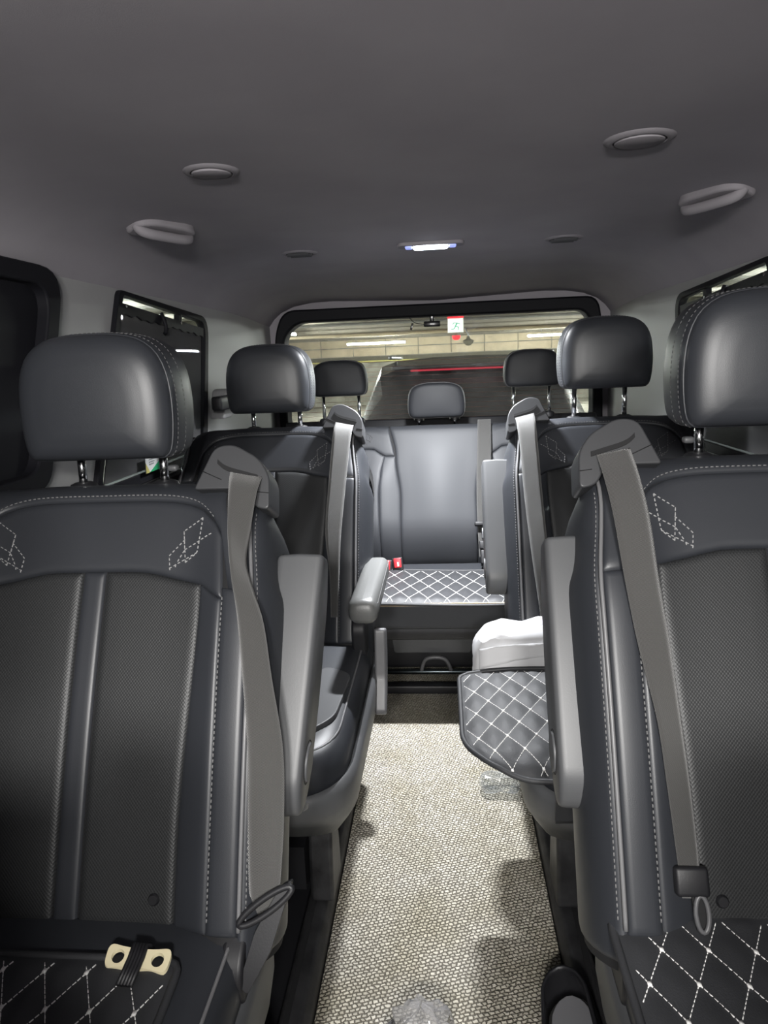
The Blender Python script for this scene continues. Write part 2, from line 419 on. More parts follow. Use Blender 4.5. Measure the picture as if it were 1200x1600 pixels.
def wall_place(side):
    return lambda y, z, t: (side*(HW+t), y, z)
def side_loop(pts, r): return round_poly(pts, r, 6)
DOOR_WIN = [(.10, .93), (1.30, .93), (1.385, 1.19), (1.455, 1.362), (.10, 1.362)]
DOOR_IN = [(.13, .965), (1.262, .965), (1.34, 1.19), (1.398, 1.325), (.13, 1.325)]
QTR_WIN = [(1.475, .86), (2.25, .86), (2.39, 1.318), (1.728, 1.350)]
QTR_IN = [(1.515, .888), (2.215, .888), (2.352, 1.300), (1.748, 1.3375)]
for side, nm in ((-1, 'left'), (1, 'right')):
    pl = wall_place(side)
    outer = [(Y0, 0), (Y1, 0), (Y1, 1.46), (Y0, 1.46)]
    dl = side_loop(DOOR_WIN, [.05, .05, .05, .11, .05]); ql = side_loop(QTR_WIN, [.04, .04, .075, .02])
    struct(plate_holes('wall_'+nm, outer, [dl, ql], pl, 0, .014, 'trim'))
    # frames and panes
    di = side_loop(DOOR_IN, [.04, .04, .04, .09, .04]); qi = side_loop(QTR_IN, [.03, .03, .055, .015])
    k = 1 if side < 0 else 3
    f = struct(ring('window_%d' % k, dl, di, pl, -.022, .016, 'frame_black', bev=.004))
    bl = prism('window_blind', di, pl, .002, .006, 'frame_black', f); bl['label'] = 'closed black blind behind the door glass'
    prism('pane', di, pl, .010, .013, 'dark_glass', f)
    f = struct(ring('window_%d' % (k+1), ql, qi, pl, -.012, .012, 'frame_black', bev=.003))
    prism('pane', qi, pl, .006, .009, 'glass', f)
    prism('upper_bar', [(2.135, 1.325), (2.158, 1.323), (2.150, 1.284), (2.127, 1.286)], pl, -.004, .012, 'frame_black', f)
    # dark lower panel below the windows
    struct(prism('trim_%d' % k, [(1.47, .30), (3.3, .30), (3.3, .855), (1.47, .855)], pl, -.03, .0, 'plastic_dark', bev=.006))
    struct(prism('trim_%d' % (k+1), [(-.2, .10), (1.40, .10), (1.29, .90), (-.2, .90)], pl, -.035, .0, 'plastic_dark', bev=.006))

# rear wall (tailgate) with its window
def rear_place(x, z, t): return (x, 3.30+t, z)
RW_O = [(-.755, .80), (.752, .80), (.738, 1.285), (.715, 1.395), (-.705, 1.395), (-.752, 1.285)]
RW_I = [(-.715, .845), (.705, .845), (.692, 1.275), (.655, 1.338), (-.64, 1.338), (-.708, 1.275)]
ro = round_poly(RW_O, [.05, .05, .10, .14, .14, .10], 7); ri = round_poly(RW_I, [.05, .05, .07, .07, .07, .07], 7)
struct(plate_holes('wall_rear', [(-.83, 0), (.83, 0), (.83, 1.49), (-.83, 1.49)], [ro], rear_place, 0, .06, 'headliner'))
rwf = struct(ring('window_5', ro, ri, rear_place, -.045, .06, 'frame_black', bev=.010))
rake = lambda z: .040-(z-.845)*.125
prism('pane', ri, lambda a, b, t: rear_place(a, b, t+rake(b)), 0, .004, 'rear_glass', rwf)
bm = bmesh.new()
for k in range(13):
    z = .875 + k*.0225
    tube_bm(bm, [(-.68, 3.2985+rake(z), z), (.67, 3.2985+rake(z), z)], .0007, 4)
heat = from_bm('heating_wire', bm, None, rwf); heat.data.materials.append(mat('heating_wire_brown', (.30, .14, .11), .6)); stuff(heat)
struct(box('wall_front', (0, Y0-.03, .7), (1.66, .05, 1.5), 'plastic_dark'))
# rear shelf moulding below the tailgate window
struct(box('trim_10', (0, 3.255, .79), (1.52, .11, .10), 'plastic_dark', bev=.012))

# ------------------------------------------------------------------ carpet runner
car = box('carpet_runner', (-.0045, .61, .004), (.455, 3.72, .016), 'carpet', bev=.004)
tag(car, 'beige woven loop carpet runner along the aisle floor', 'carpet')
for side, nm in ((-1, 'left'), (1, 'right')):
    r = empty('seat_rail', (-.2605 if side < 0 else .2515, .9, 0), 'long black plastic seat rail on the floor, %s of the carpet' % nm, 'rail', 'seat rails along the aisle')
    prism('rail_cover', round_poly([(-.027, 0), (.027, 0), (.027, .030), (.014, .046), (-.020, .046), (-.027, .04)], .006),
          lambda a, b, t, s=side: (-s*a, t, b), -1.2, 1.2, 'plastic_worn', r, bev=.003)
    box('rail_slot', (side*.012, 0, .0465), (.010, 2.36, .003), 'core', r)

# ------------------------------------------------------------------ lamps and fittings of the ceiling
lamp = empty('ceiling_lamp', (-.004, 2.075, 1.467), 'lit slim white reading lamp in the middle of the ceiling', 'lamp')
def flat(c=(0, 0)): return lambda a, b, t: (a+c[0], b+c[1], t)
prism('bezel', round_poly([(-.095, -.032), (.095, -.032), (.095, .032), (-.095, .032)], .03, 8), flat(), -.006, .006, 'liner_plastic', lamp, bev=.003)
prism('lens', round_poly([(-.050, -.021), (.050, -.021), (.050, .021), (-.050, .021)], .02, 8), flat(), -.013, .0, 'lens', lamp, bev=.004)
for s in (-1, 1):
    prism('lens_edge', round_poly([(s*.052, -.020), (s*.072, -.020), (s*.072, .020), (s*.052, .020)], .008, 5), flat(), -.010, .0, 'lens_edge', lamp, bev=.003)
def area(name, loc, sx, sy, power, col, parent=None, spread=180, rot=(0, 0, 0)):
    l = bpy.data.lights.new(name, 'AREA'); l.shape = 'RECTANGLE'; l.size = sx; l.size_y = sy; l.energy = power; l.color = col; l.spread = R(spread)
    o = bpy.data.objects.new(name, l); COL.objects.link(o); o.location = loc; o.rotation_euler = rot
    if parent: o.parent = parent
    return o
area('lamp_light', (0, 0, -.018), .08, .03, LAMP_REAR, (.95, .97, 1.0), lamp, 122)
for s, nm in ((-1, 'left'), (1, 'right')):  # unseen front lamps, added so light falls off down the seats
    fl = empty('map_lamp', (s*.13, -.60, 1.385), 'unseen lit front reading lamp behind the viewpoint, on the %s' % nm, 'lamp', 'front reading lamps')
    prism('bezel', round_poly([(-.05, -.05), (.05, -.05), (.05, .05), (-.05, .05)], .03, 6), flat(), -.006, .006, 'liner_plastic', fl, bev=.003)
    prism('lens', round_poly([(-.03, -.03), (.03, -.03), (.03, .03), (-.03, .03)], .015, 6), flat(), -.010, .0, 'lens', fl, bev=.003)
    area('lamp_light', (0, .03, -.040), .15, .08, LAMP_FRONT, (1.0, .98, .95), fl, 150, rot=(R(58), 0, 0))
    box('console', (0, -.02, .046), (.22, .26, .085), 'liner_plastic', fl, bev=.02)

def vent(x, y, rx, ry, label, big):
    v = empty('air_vent', (x, y, 1.4655), label, 'air vent', 'ceiling air vents')
    n = 32
    lathe('rim', [(.035, .006), (.046, .006), (.050, .003), (.048, .001), (.042, -.002), (.037, -.002), (.0352, .003)], 'liner_plastic', v, n)
    if big:   # closed round flap tipped open at the far side
        f = lathe('flap', [(.002, .002), (.030, .002), (.0342, .001), (.0340, -.002), (.031, -.0035), (.002, -.004)], 'liner_plastic', v, n)
        f.rotation_euler = (R(3.5 if x < 0 else 2.5), 0, 0); f.location = (0, 0, -.0005)
        lathe('recess', [(.001, .0), (.0355, .0), (.0355, .004), (.001, .004)], 'core', v, n)
    else:
        lathe('recess', [(.001, -.001), (.036, -.001), (.036, .004), (.001, .004)], 'core', v, n)
        for k in range(3):
            yy = -.019+k*.019; h = math.sqrt(max(0, .034**2-yy*yy))
            box('slat', (0, yy, -.003), (2*h, .012, .003), 'plastic_light', v, rot=Matrix.Rotation(R(-22), 3, 'X'))
    v.scale = (rx, ry, 1)
vent(-.353, 1.213, .95, 1.0, 'closed round ceiling air vent with tipped flap, left half of the roof, nearer', True)
vent(.332, 1.195, 1.10, 1.10, 'closed round ceiling air vent with smooth flap, right half of the roof, nearer', True)
vent(-.387, 2.112, 1.1, 1.1, 'small slatted ceiling air vent left of the lit ceiling lamp', False)
vent(.372, 2.108, 1.1, 1.1, 'small slatted ceiling air vent right of the lit ceiling lamp', False)

def handle(s, label):
    h = empty('grip_handle', (s*.585, 1.568, 1.4525), label, 'handle', 'ceiling grips'); h.rotation_euler = (R(-11), 0, -s*R(65))
    poly = round_poly([(-.085, -.022), (-.05, -.040), (.05, -.040), (.085, -.022), (.078, .034), (-.078, .034)], .022, 6)
    prism('backing', poly, flat(), -.012, .01, 'liner_plastic', h, bev=.006)
    pocket = round_poly([(-.038, .002), (.038, .002), (.034, .024), (-.034, .024)], .012, 6)
    prism('pocket', pocket, flat(), -.0125, -.011, 'core', h)
    pts = catmull([(-.074, -.004, -.004), (-.066, -.010, -.018), (-.035, -.016, -.024), (.035, -.016, -.024), (.066, -.010, -.018), (.074, -.004, -.004)], 24)
    tube('grip_bar', pts, .011, 'liner_plastic', h, 10)
    box('latch', (.0, .016, -.016), (.022, .010, .010), 'liner_plastic', h, bev=.003)
handle(-1, 'grey ceiling grip handle above the left side window')
handle(1, 'grey ceiling grip handle above the right side window')

# ------------------------------------------------------------------ window shades, tailgate camera, wall hook
for side, nm in ((-1, 'left'), (1, 'right')):
    sh = empty('sunshade', (side*HW, 1.9, .90), 'dark mesh roller sunshade drawn up over the %s quarter window' % nm, 'sunshade', 'quarter window sunshades')
    P = lambda y, z, t, s=side: (s*t, y-1.9, z-.90)
    prism('mesh_cloth', [(1.535, .893), (2.20, .893), (2.312, 1.258), (1.735, 1.296)], P, -.006, -.004, 'shade', sh)
    # top bar with a scalloped lower edge
    top = [(1.716, 1.318), (2.325, 1.280)]; n = 40; poly = []
    for k in range(n+1):
        t = k/n; poly.append((top[0][0]+(top[1][0]-top[0][0])*t, top[0][1]+(top[1][1]-top[0][1])*t))
    low = [(a-.008, b-.026-.003*math.sin(k*1.6)-.002*math.sin(k*.7)) for k, (a, b) in enumerate(poly)]
    prism('top_bar', poly + low[::-1], P, -.012, -.002, 'frame_black', sh)
    for yy in (1.745, 2.115):
        zz = 1.318-(yy-1.722)*.062-.006
        lathe('eyelet', [(.002, 0), (.005, 0), (.005, .003), (.002, .004)], 'chrome', sh, 12, (side*-.014, yy-1.9, zz-.90), 'x')
    # pull hook in the middle
    tube('pull_hook', [(side*-.012, .075, .408), (side*-.018, .075, .39), (side*-.022, .076, .372), (side*-.020, .076, .355), (side*-.014, .082, .352)], .006, 'frame_black', sh, 8)
st = empty('sticker', (-HW+.025, 1.77, .90), 'white and green sticker low on the left quarter window', 'sticker')
SP = lambda a, b, t: (t, a, b)
prism('paper', [(-.045, -.012), (.045, -.012), (.045, .030), (-.040, .030)], SP, 0, .0012, 'label_white', st)
prism('green_band', [(-.02, -.012), (.045, -.012), (.045, .010)], SP, .0012, .002, 'green', st)
prism('yellow_corner', [(-.045, -.012), (-.02, -.012), (-.042, .014)], SP, .0012, .002, 'yellow', st)
for k in range(3):
    prism('print_line', [(-.02, .022-k*.006), (.02-k*.005, .022-k*.006), (.02-k*.005, .019-k*.006), (-.02, .019-k*.006)], SP, .0012, .002, 'print_grey', st)

hk = empty('belt_anchor', (-.765, 2.365, 1.03), 'dark belt strap on a light pillar bracket, left rear pillar', 'bracket')
prism('bracket', round_poly([(-.07, -.05), (.02, -.05), (.03, 0), (.02, .05), (-.02, .045), (-.05, 0)], .012), SP, 0, .05, 'trim', hk, bev=.01)
box('strap', (.07, -.10, .008), (.035, .20, .045), 'plastic_dark', hk, bev=.008)
lathe('screw', [(.001, 0), (.006, 0), (.006, .004), (.001, .005)], 'steel', hk, 10, (.09, -.02, .02), 'x')

rc = empty('rear_camera', (-.02, 3.262, 1.305), 'small black dash camera with its cable on the rear window', 'camera')
box('body', (0, 0, 0), (.075, .028, .024), 'gloss_black', rc, bev=.004)
lathe('lens_barrel', [(.002, 0), (.009, 0), (.010, .008), (.006, .010), (.002, .009)], 'gloss_black', rc, 16, (.015, .014, 0), 'y')
box('mount', (0, .01, .035), (.02, .012, .05), 'gloss_black', rc, bev=.003)
tube('cable', catmull([(-.037, 0, 0), (-.055, 0, .002), (-.08, 0, .010), (-.10, .0, .03), (-.108, .0, .065)], 20), .002, 'gloss_black', rc, 6)
box('plug', (-.092, -.003, -.008), (.010, .010, .030), 'gloss_black', rc, bev=.002, rot=Matrix.Rotation(R(18), 3, 'Y'))

# ------------------------------------------------------------------ captain seats
RA = R(25.7); SA, CA = math.sin(RA), math.cos(RA); JZ = .42
QP = [(0, 0, 0), (.10, .10, .002), (.155, .155, .006), (.185, .182, .018), (.215, .212, .030), (.245, .240, .031), (.265, .258, .020),
      (.30, .275, -.012), (.345, .284, -.055), (.40, .280, -.108), (.44, .262, -.138)]
def prof_q(q):
    a = abs(q)
    for i in range(len(QP)-1):
        if a <= QP[i+1][0] or i == len(QP)-2:
            p0, p1, p2, p3 = QP[max(i-1, 0)], QP[i], QP[i+1], QP[min(i+2, len(QP)-1)]
            f = (a-p1[0])/(p2[0]-p1[0])
            def cr(k):
                d = p2[0]-p1[0]
                m1 = (p2[k]-p0[k])/(p2[0]-p0[0])*d if i else (p2[k]-p1[k]); m2 = (p3[k]-p1[k])/(p3[0]-p1[0])*d
                return (2*f**3-3*f*f+1)*p1[k]+(f**3-2*f*f+f)*m1+(-2*f**3+3*f*f)*p2[k]+(f**3-f*f)*m2
            return math.copysign(cr(1), q), cr(2)
S_ARC, R_ARC = .588, .045
def back_pt(q, s):
    u, h = prof_q(q)
    amp = 1 - .55*smooth(.40, .60, s)
    if h > 0: h *= amp
    wd = 1 - .055*smooth(.42, .63, s)          # shoulders narrow a little
    u *= wd
    a = abs(u)
    drop = .060*(min(a, .30)/.26)**4*smooth(.42, .60, s)
    drop += .085*smooth(.255, .44, abs(q))*smooth(.36, .60, s)
    lum = .010*math.sin(math.pi*max(0, min(1, s/.60)))
    if s <= S_ARC: ss, nn, phi = s, 0, 0
    else:
        phi = (s-S_ARC)/R_ARC; ss, nn = S_ARC+R_ARC*math.sin(phi), -R_ARC*(1-math.cos(phi))
    if h < 0: phi = 0                          # the flank keeps its depth where the top rolls over
    return u, ss-drop+h*math.sin(phi), nn+lum+h*math.cos(phi)
def yoke_top(q):
    a = min(abs(q)/.205, 1); return .532+.066*math.sqrt(max(0, 1-a**6))
def yoke_bot(q):
    a = abs(q)
    return .487 - .018*smooth(.06, .17, a) - .024*smooth(.155, .205, a)
def cap_bot(q):
    a = abs(q)
    return yoke_top(q) if a < .2025 else max(.460, .532-(a-.2025)*22)
SEAM_X = .463

def captain_seat(cx, y0, m, label, opt):
    root = empty('captain_seat', (cx, y0, 0), label, 'seat', 'captain seats in two rows')
    dz = opt.get('dz', 0)
    def place(u, s, off): return Vector((m*u, s*SA-off*CA, JZ+dz+s*CA+off*SA))
    def surf(q, s, off=0):
        u, ss, nn = back_pt(q, s); p = place(u, ss, nn)
        e = .0015
        a = place(*back_pt(q+e, s))-place(*back_pt(q-e, s)); b = place(*back_pt(q, s+e))-place(*back_pt(q, s-e))
        n = a.cross(b)*m; n.normalize()
        return p + n*off, n
    # core under the panels
    SMAX = .745
    qs = [k*.022 for k in range(-20, 21)]; ss_ = [-.03+k*.02 for k in range(32)]+[.60+k*.012 for k in range(13)]
    back = grid('backrest', qs, ss_, lambda q, s: surf(q, s, -.006)[0], 'core', root)
    def panel(name, q0, q1, sb, st, material, T=.006, Rr=.012, step=.022, off=0.0, parent=back):
        qm0, qm1 = q0(.3), q1(.3); wdt = abs(qm1-qm0); hgt = abs(st((qm0+qm1)/2)-sb((qm0+qm1)/2))
        A = clustered(wdt, step=step); B = clustered(hgt, step=step)
        def f(a, b):
            tb = b/hgt; qc = (q0(.3)+q1(.3))/2; sa = sb(qc)+(st(qc)-sb(qc))*tb
            q = q0(sa)+(q1(sa)-q0(sa))*a/wdt
            s = sb(q)+(st(q)-sb(q))*tb
            d = min(a, wdt-a, b, hgt-b); t = min(1, d/Rr); k = math.sqrt(max(0, 1-(1-t)**2))
            return surf(q, s, off-T*(1-k))[0]
        return grid(name, A, B, f, material, parent)
    c = lambda v: (lambda *_: v)
    lo = c(.012)
    insert_q = lambda s: .150+.014*smooth(.10, .47, s)
    panel('insert_panel', lambda s: -insert_q(s), c(-.019), lo, yoke_bot, 'perforated')
    panel('insert_panel', c(.017), insert_q, lo, yoke_bot, 'perforated')
    panel('centre_strip', c(-.018), c(.016), lo, yoke_bot, 'leather', T=.005, Rr=.010)
    panel('yoke_panel', c(-.2035), c(.2035), yoke_bot, yoke_top, 'leather')
    panel('cap_panel', c(-.252), c(.252), cap_bot, c(.735), 'leather', step=.012)
    for sg in (-1, 1):
        panel('bolster_panel', lambda s, g=sg: g*insert_q(s), c(sg*.2035), lo, yoke_bot, 'leather')
        panel('bolster_panel', c(sg*.2035), c(sg*.252), lo, c(SEAM_X-.002), 'leather', T=.005, Rr=.010)
        panel('side_panel', c(sg*.252), c(sg*.43), c(-.02), c(.70), 'leather')
        pp = [surf(sg*.252, .02+k*.01, .0015)[0] for k in range(66)]
        tube('piping', pp, .0030, 'piping', back, 6)
    # rear shell of hard plastic
    def rear(a, b):
        s = -.02+.70*b; u, ss, nn = back_pt(.43, s); t = 2*a-1
        return place(u*t, ss+.015*smooth(.85, 1, b)*(1-t*t), nn-.022*(1-t**4))
    grid('rear_shell', [k/14 for k in range(15)], [k/16 for k in range(17)], rear, 'plastic', back)
    # stitching
    bm = bmesh.new()
    def st_line(path, off=.0012, dash=.0042, gap=.0030, wd=.0013, h=.0007, b=None):
        P = [surf(q, s, off) for q, s in path]
        dashes(b or bm, P, dash, gap, wd, h)
    st_line([(q/1000, yoke_top(q/1000)+.0075) for q in range(-192, 193, 8)])
    for sg in (-1, 1):
        st_line([(sg*.2085, .03+k*.02) for k in range(22)])
        st_line([(sg*.260, .03+k*.02) for k in range(30)])
    stuff(from_bm('stitching', bm, 'thread_mid' if opt.get('near') else 'thread_grey', back, recalc=False))
    bm = bmesh.new()
    for sg in (-1, 1):
        for path in ([(.170, .574), (.137, .549), (.139, .520), (.126, .497)], [(.170, .574), (.160, .517), (.137, .497)], [(.137, .549), (.141, .497)],
                     [(.139, .520), (.190, .553)], [(.126, .497), (.124, .488)], [(.139, .536), (.115, .510), (.117, .488)], [(.160, .517), (.115, .49)]):
            st_line([(sg*(a+(b-a)*t/6), e+(f-e)*t/6) for (a, e), (b, f) in zip(path, path[1:]) for t in range(7)], wd=.0013)
    stuff(from_bm('diamond_stitching', bm, 'thread_pale' if opt.get('near') else 'thread_mid', back, recalc=False))
    if opt.get('near'):
        p, n = surf(.124, .048, .001)
        b = lathe('cover_button', [(.001, .004), (.006, .004), (.0075, .002), (.008, 0)], 'plastic_dark', back, 16)
        b.matrix_local = Matrix.Translation(p) @ n.to_track_quat('Z', 'Y').to_matrix().to_4x4()
    # headrest -------------------------------------------------------
    hz0, hz1 = 1.018+dz+opt.get('hz', 0), 1.204+dz+opt.get('hz', 0); yf = .262
    hw_b, hw_m = .122, .133
    half = [(0, 0), (.088, 0), (.104, .003), (.112, .016), (.1165, .05), (.117, .09), (.112, .130), (.098, .162), (.072, .182), (.035, .190), (0, .191)]
    ptsR = catmull([(x*1.045, z) for x, z in half], 26); loop = ptsR + [(-x, z) for x, z in ptsR[-2:0:-1]]
    prof_d = [(0.0, -.008), (.30, -.008), (.55, -.0075), (.76, -.005), (.88, .000), (.945, .007), (.968, .012), (.975, .018), (.985, .020), (1.0, .032), (1.005, .055), (1.0, .085),
              (.98, .105), (.92, .122), (.75, .132), (.4, .136), (0, .137)]
    prof_d = densify(prof_d)
    def hd(i, d):
        k, y = d; x, z = loop[i]; zc = .088
        Z = zc+(z-zc)*k; lean = .035*(Z/.19)
        if abs(k-.975) < 1e-6: k = k-.006
        return (m*(x*k-.006), yf+y+.010*(1-(x*k/.117)**2)*(-1 if y < .018 else 0)*(1-((z-.09)*k/.11)**2)+lean*.3, hz0+Z)
    hr = grid('headrest', list(range(len(loop))), prof_d, hd, 'leather', root, cu=True)
    def rim(k, y, grow=0): return [(m*(x*k-.006), yf+y+.035*((.088+(z-.088)*k)/.19)*.3, hz0+.088+(z-.088)*k) for x, z in loop]
    tube('piping', rim(.972, .0175), .0020, 'leather', hr, 6, closed=True)
    bm = bmesh.new()
    for (k, y) in ((.998, .030), (1.004, .060)):
        P = rim(k, y); P2 = [(Vector(p), (Vector((p[0], 0, p[2]-hz0-.088))).normalized()) for p in P]
        dashes(bm, P2+[P2[0]], .0042, .003, .0013, .0008)
    stuff(from_bm('stitching', bm, 'thread_grey', hr, recalc=False))
    for sx in (-1, 1):
        x = sx*.069
        tube('post', [(x, yf+.075, hz0+.02), (x, yf+.070, .955+dz)], .0068, 'chrome', hr, 14)
        lathe('post_guide', [(.008, .006), (.013, .006), (.020, .003), (.023, -.003), (.023, -.012), (.008, -.012)], 'plastic_dark', hr, 20, (x, yf+.071, .970+dz))
        if opt.get('near') and sx*m > 0: box('release_button', (x+m*.018, yf+.066, .996+dz), (.016, .014, .010), 'plastic', hr, bev=.004)
    # belt guide on the inner shoulder --------------------------------
    gp = [(.148, .606), (.176, .672), (.205, .676), (.246, .652), (.262, .625), (.264, .572), (.240, .578), (.224, .606)]
    gp = round_poly(gp, [.006, .022, .018, .022, .012, .01, .01, .012], 5)
    g = prism('belt_guide', gp, lambda a, b, t: place(a, b, t), -.045, .020, 'plastic_guide', root, bev=.005)
    slot = catmull([(.183, .648), (.192, .640), (.205, .634), (.225, .628), (.245, .622)], 14)
    sl = prism('slot', [(a, b+.0035) for a, b in slot]+[(a, b-.0035) for a, b in slot[::-1]], lambda a, b, t: place(a, b, t), .014, .0225, 'core', g)
    tube('parting_line', [place(a, b, .0202) for a, b in ((.160, .634), (.190, .620))], .0008, 'core', g, 4)
    tube('parting_line', [place(a, b, .0202) for a, b in ((.245, .600), (.262, .598))], .0008, 'core', g, 4)
    # belt
    be = ribbon('seat_belt', opt['belt'], 'belt', root, place)
    # armrest ---------------------------------------------------------
    if opt['arm'] == 'up':
        ax0, ax1, tl = opt.get('ax', (.265, .337, 0.0))
        ap = round_poly([(.515, -.030), (.515, -.078), (.46, -.105), (.30, -.112), (.17, -.095), (.135, -.045), (.175, -.012), (.30, -.018)], [.006, .008, .06, .08, .05, .03, .05, .06], 5)
        # s, n profile, extruded sideways; bottom leans by tl
        def apl(s, n, u): return place(u-tl*(.515-s)/.38, s, n)
        # soft sides: several layers
        lay = [(ax0, .008), (ax0+.002, .003), (ax0+.006, .0006), (ax0+.012, 0), ((ax0+ax1)/2, -.001), (ax1-.012, 0), (ax1-.006, .0006), (ax1-.002, .003), (ax1, .008)]
        cs, cn = .33, -.06; vv = []
        for (u, ins) in lay:
            for (s, n) in ap:
                d = math.hypot(s-cs, n-cn); k = max(0, 1-ins/max(.03, abs(n-cn)+.02)) if False else 1
                ss_2 = s-ins*(1 if s > cs else -1)*min(1, abs(s-cs)/.15); nn_2 = n-ins*(1 if n > cn else -1)*min(1, abs(n-cn)/.03)
                vv.append(apl(ss_2, nn_2, u))
        N = len(ap); fs = grid_faces(N, len(lay), True); fs += [tuple(range(N)), tuple(range(N*(len(lay)-1), N*len(lay)))]
        arm = sharp(mesh('armrest', vv, fs, 'plastic', root), 50)
        # seam on top, pivot cap and its rim at the lower inner face
        ppos = apl(.215, -.055, ax1+.001)
        ov = [(math.cos(2*math.pi*k/28), math.sin(2*math.pi*k/28)) for k in range(28)]
        prism('pivot_cap', [(.215+.027*b, -.055+.022*a) for a, b in ov], lambda s, n, t: apl(s, n, ax1+t), -.002, .0035, 'plastic', arm, bev=.0015)
        tube('pivot_rim', [apl(.215+.030*b, -.055+.025*a, ax1-.001) for a, b in ov], .0016, 'core', arm, 5, closed=True)
        tube('seam', [apl(.5155, -.032-k*.009, ax0+.008) for k in range(6)], .0009, 'core', arm, 4)
        if opt.get('strap_tab'):
            box('release_tab', apl(.150, -.085, ax1-.012), (.022, .03, .012), 'plastic_light', arm, bev=.004, rot=Matrix.Rotation(R(-30), 3, 'X'))
    else:
        # folded down: padded bar towards the viewer
        z0 = .566+dz; x0 = m*.292
        ol = round_poly([(-.034, -.195), (.034, -.195), (.037, .16), (-.030, .16)], [.022, .022, .02, .02], 6)
        lay = [(0, .020), (.004, .008), (.015, .001), (.032, 0), (.048, .002), (.057, .009), (.060, .020)]
        vv = []
        for (z, i) in lay:
            for (a, b) in ol:
                vv.append((x0+m*(a-math.copysign(min(i, abs(a)), a)), b-math.copysign(i, b+.04)*min(1, abs(b+.04)/.1), z0+z-.006*(1-smooth(-.20, -.05, b))))
        N = len(ol); fs = grid_faces(N, len(lay), True); fs += [tuple(range(N)), tuple(range(N*(len(lay)-1), N*len(lay)))]
        arm = mesh('armrest', vv, fs, 'leather_arm', root)
        bm = bmesh.new(); P = [((x0+m*.036, -.185+k*.018, z0+.046), (m, 0, .6)) for k in range(20)]
        dashes(bm, P, .0042, .003, .0013, .0008); stuff(from_bm('stitching', bm, 'thread_mid', arm, recalc=False))
        prism('hinge_plate', round_poly([(-.02, .30), (.20, .42), (.20, .58), (.12, .58), (-.05, .50)], .03), lambda a, b, t: (x0+m*(t-.05), a, b+dz), 0, .035, 'plastic_dark', root, bev=.006)
    # cushion and base --------------------------------------------------
    def slab(name, outline, layers, material, parent, crown=0):
        vv = []; N = len(outline); cxm = sum(a for a, b in outline)/N; cym = sum(b for a, b in outline)/N
        hx = max(abs(a-cxm) for a, b in outline); hy = max(abs(b-cym) for a, b in outline)
        for L in layers:
            z, ix, iy = L[:3]; fz = L[3] if len(L) > 3 else 0
            for a, b in outline:
                t = max(0, -(b-cym)/hy)
                vv.append((m*(cxm+(a-cxm)*(1-ix/hx)), cym+(b-cym)*(1-iy/hy)+(0), z+dz+fz*t*t))
        fs = grid_faces(N, len(layers), True); fs.append(tuple(range(N)))
        top = len(vv); k0 = N*(len(layers)-1); z = layers[-1][0]+dz
        vv.append((m*cxm, cym, z+crown)); fs += [(k0+i, k0+(i+1) % N, top) for i in range(N)]
        return sharp(mesh(name, vv, fs, material, parent), 60)
    cw = .252 if opt.get('near') else .284
    oc = round_poly([(-cw, -.56), (cw, -.56), (cw, .05), (-cw, .05)], [.13, .13, .03, .03], 9)
    cu = slab('seat_cushion', oc, [(.345, .02, .02), (.352, .006, .006), (.37, 0, 0), (.395, .0, .0), (.418, .008, .008), (.432, .022, .022), (.438, .05, .05), (.440, .12, .12)], 'leather', root, crown=.0)
    def seam_loop(z, i): return [(m*(a*(1-i/.275)), b*(1-i/.30)-.0, z+dz) for a, b in oc]
    tube('piping', seam_loop(.4325, .019), .0026, 'piping', cu, 6, closed=True)
    if opt.get('cushion_panel'):
        # grey seat insert visible from the aisle side
        ip = round_poly([(.175, -.50), (.252, -.40), (.262, -.20), (.19, -.16), (.165, -.3)], .03)
        prism('cushion_bolster', ip, lambda a, b, t: (m*a, b, .436+dz+t), 0, .012, 'plastic', cu, bev=.006)
    bw = .262 if opt.get('near') else .302
    osh = round_poly([(-bw, -.585), (bw, -.585), (bw, .10), (-bw, .10)], [.17, .17, .03, .03], 9)
    sh = slab('seat_base', osh, [(.132, .10, .12, .10), (.150, .055, .075, .10), (.20, .028, .045, .09), (.25, .010, .016, .06), (.30, .002, .002, .03), (.352, 0, 0), (.368, .003, .003), (.372, .010, .010), (.366, .016, .016), (.34, .02, .02)], 'plastic', root)
    # side pocket line / control recess and support legs
    lu = abs(cx)-(.248 if opt.get('near') else .228)
    for sg in (-1, 1):
        for yy in (-.40, .02):
            prism('leg', round_poly([(-.055, .052), (.055, .052), (.05, .15), (.03, .22), (-.03, .22), (-.045, .15)], .012), lambda a, b, t, s=sg, y=yy: (m*s*(lu+t), y+a, b), -.05, 0, 'plastic_worn', root, bev=.008)
    box('under_frame', (0, -.19, .13), (.36, .52, .10), 'plastic_dark', root)
    # reclining joint cover at both sides
    for sg in (-1, 1):
        rp = round_poly([(-.05, .36), (.05, .33), (.10, .37), (.09, .45), (.04, .485), (.0, .45), (-.05, .42)], .03)
        prism('recliner_cover', rp, lambda a, b, t, s=sg: (m*s*(.226+t), a, b+dz), 0, .030, 'plastic_dark', root, bev=.006)
    return root, place, surf

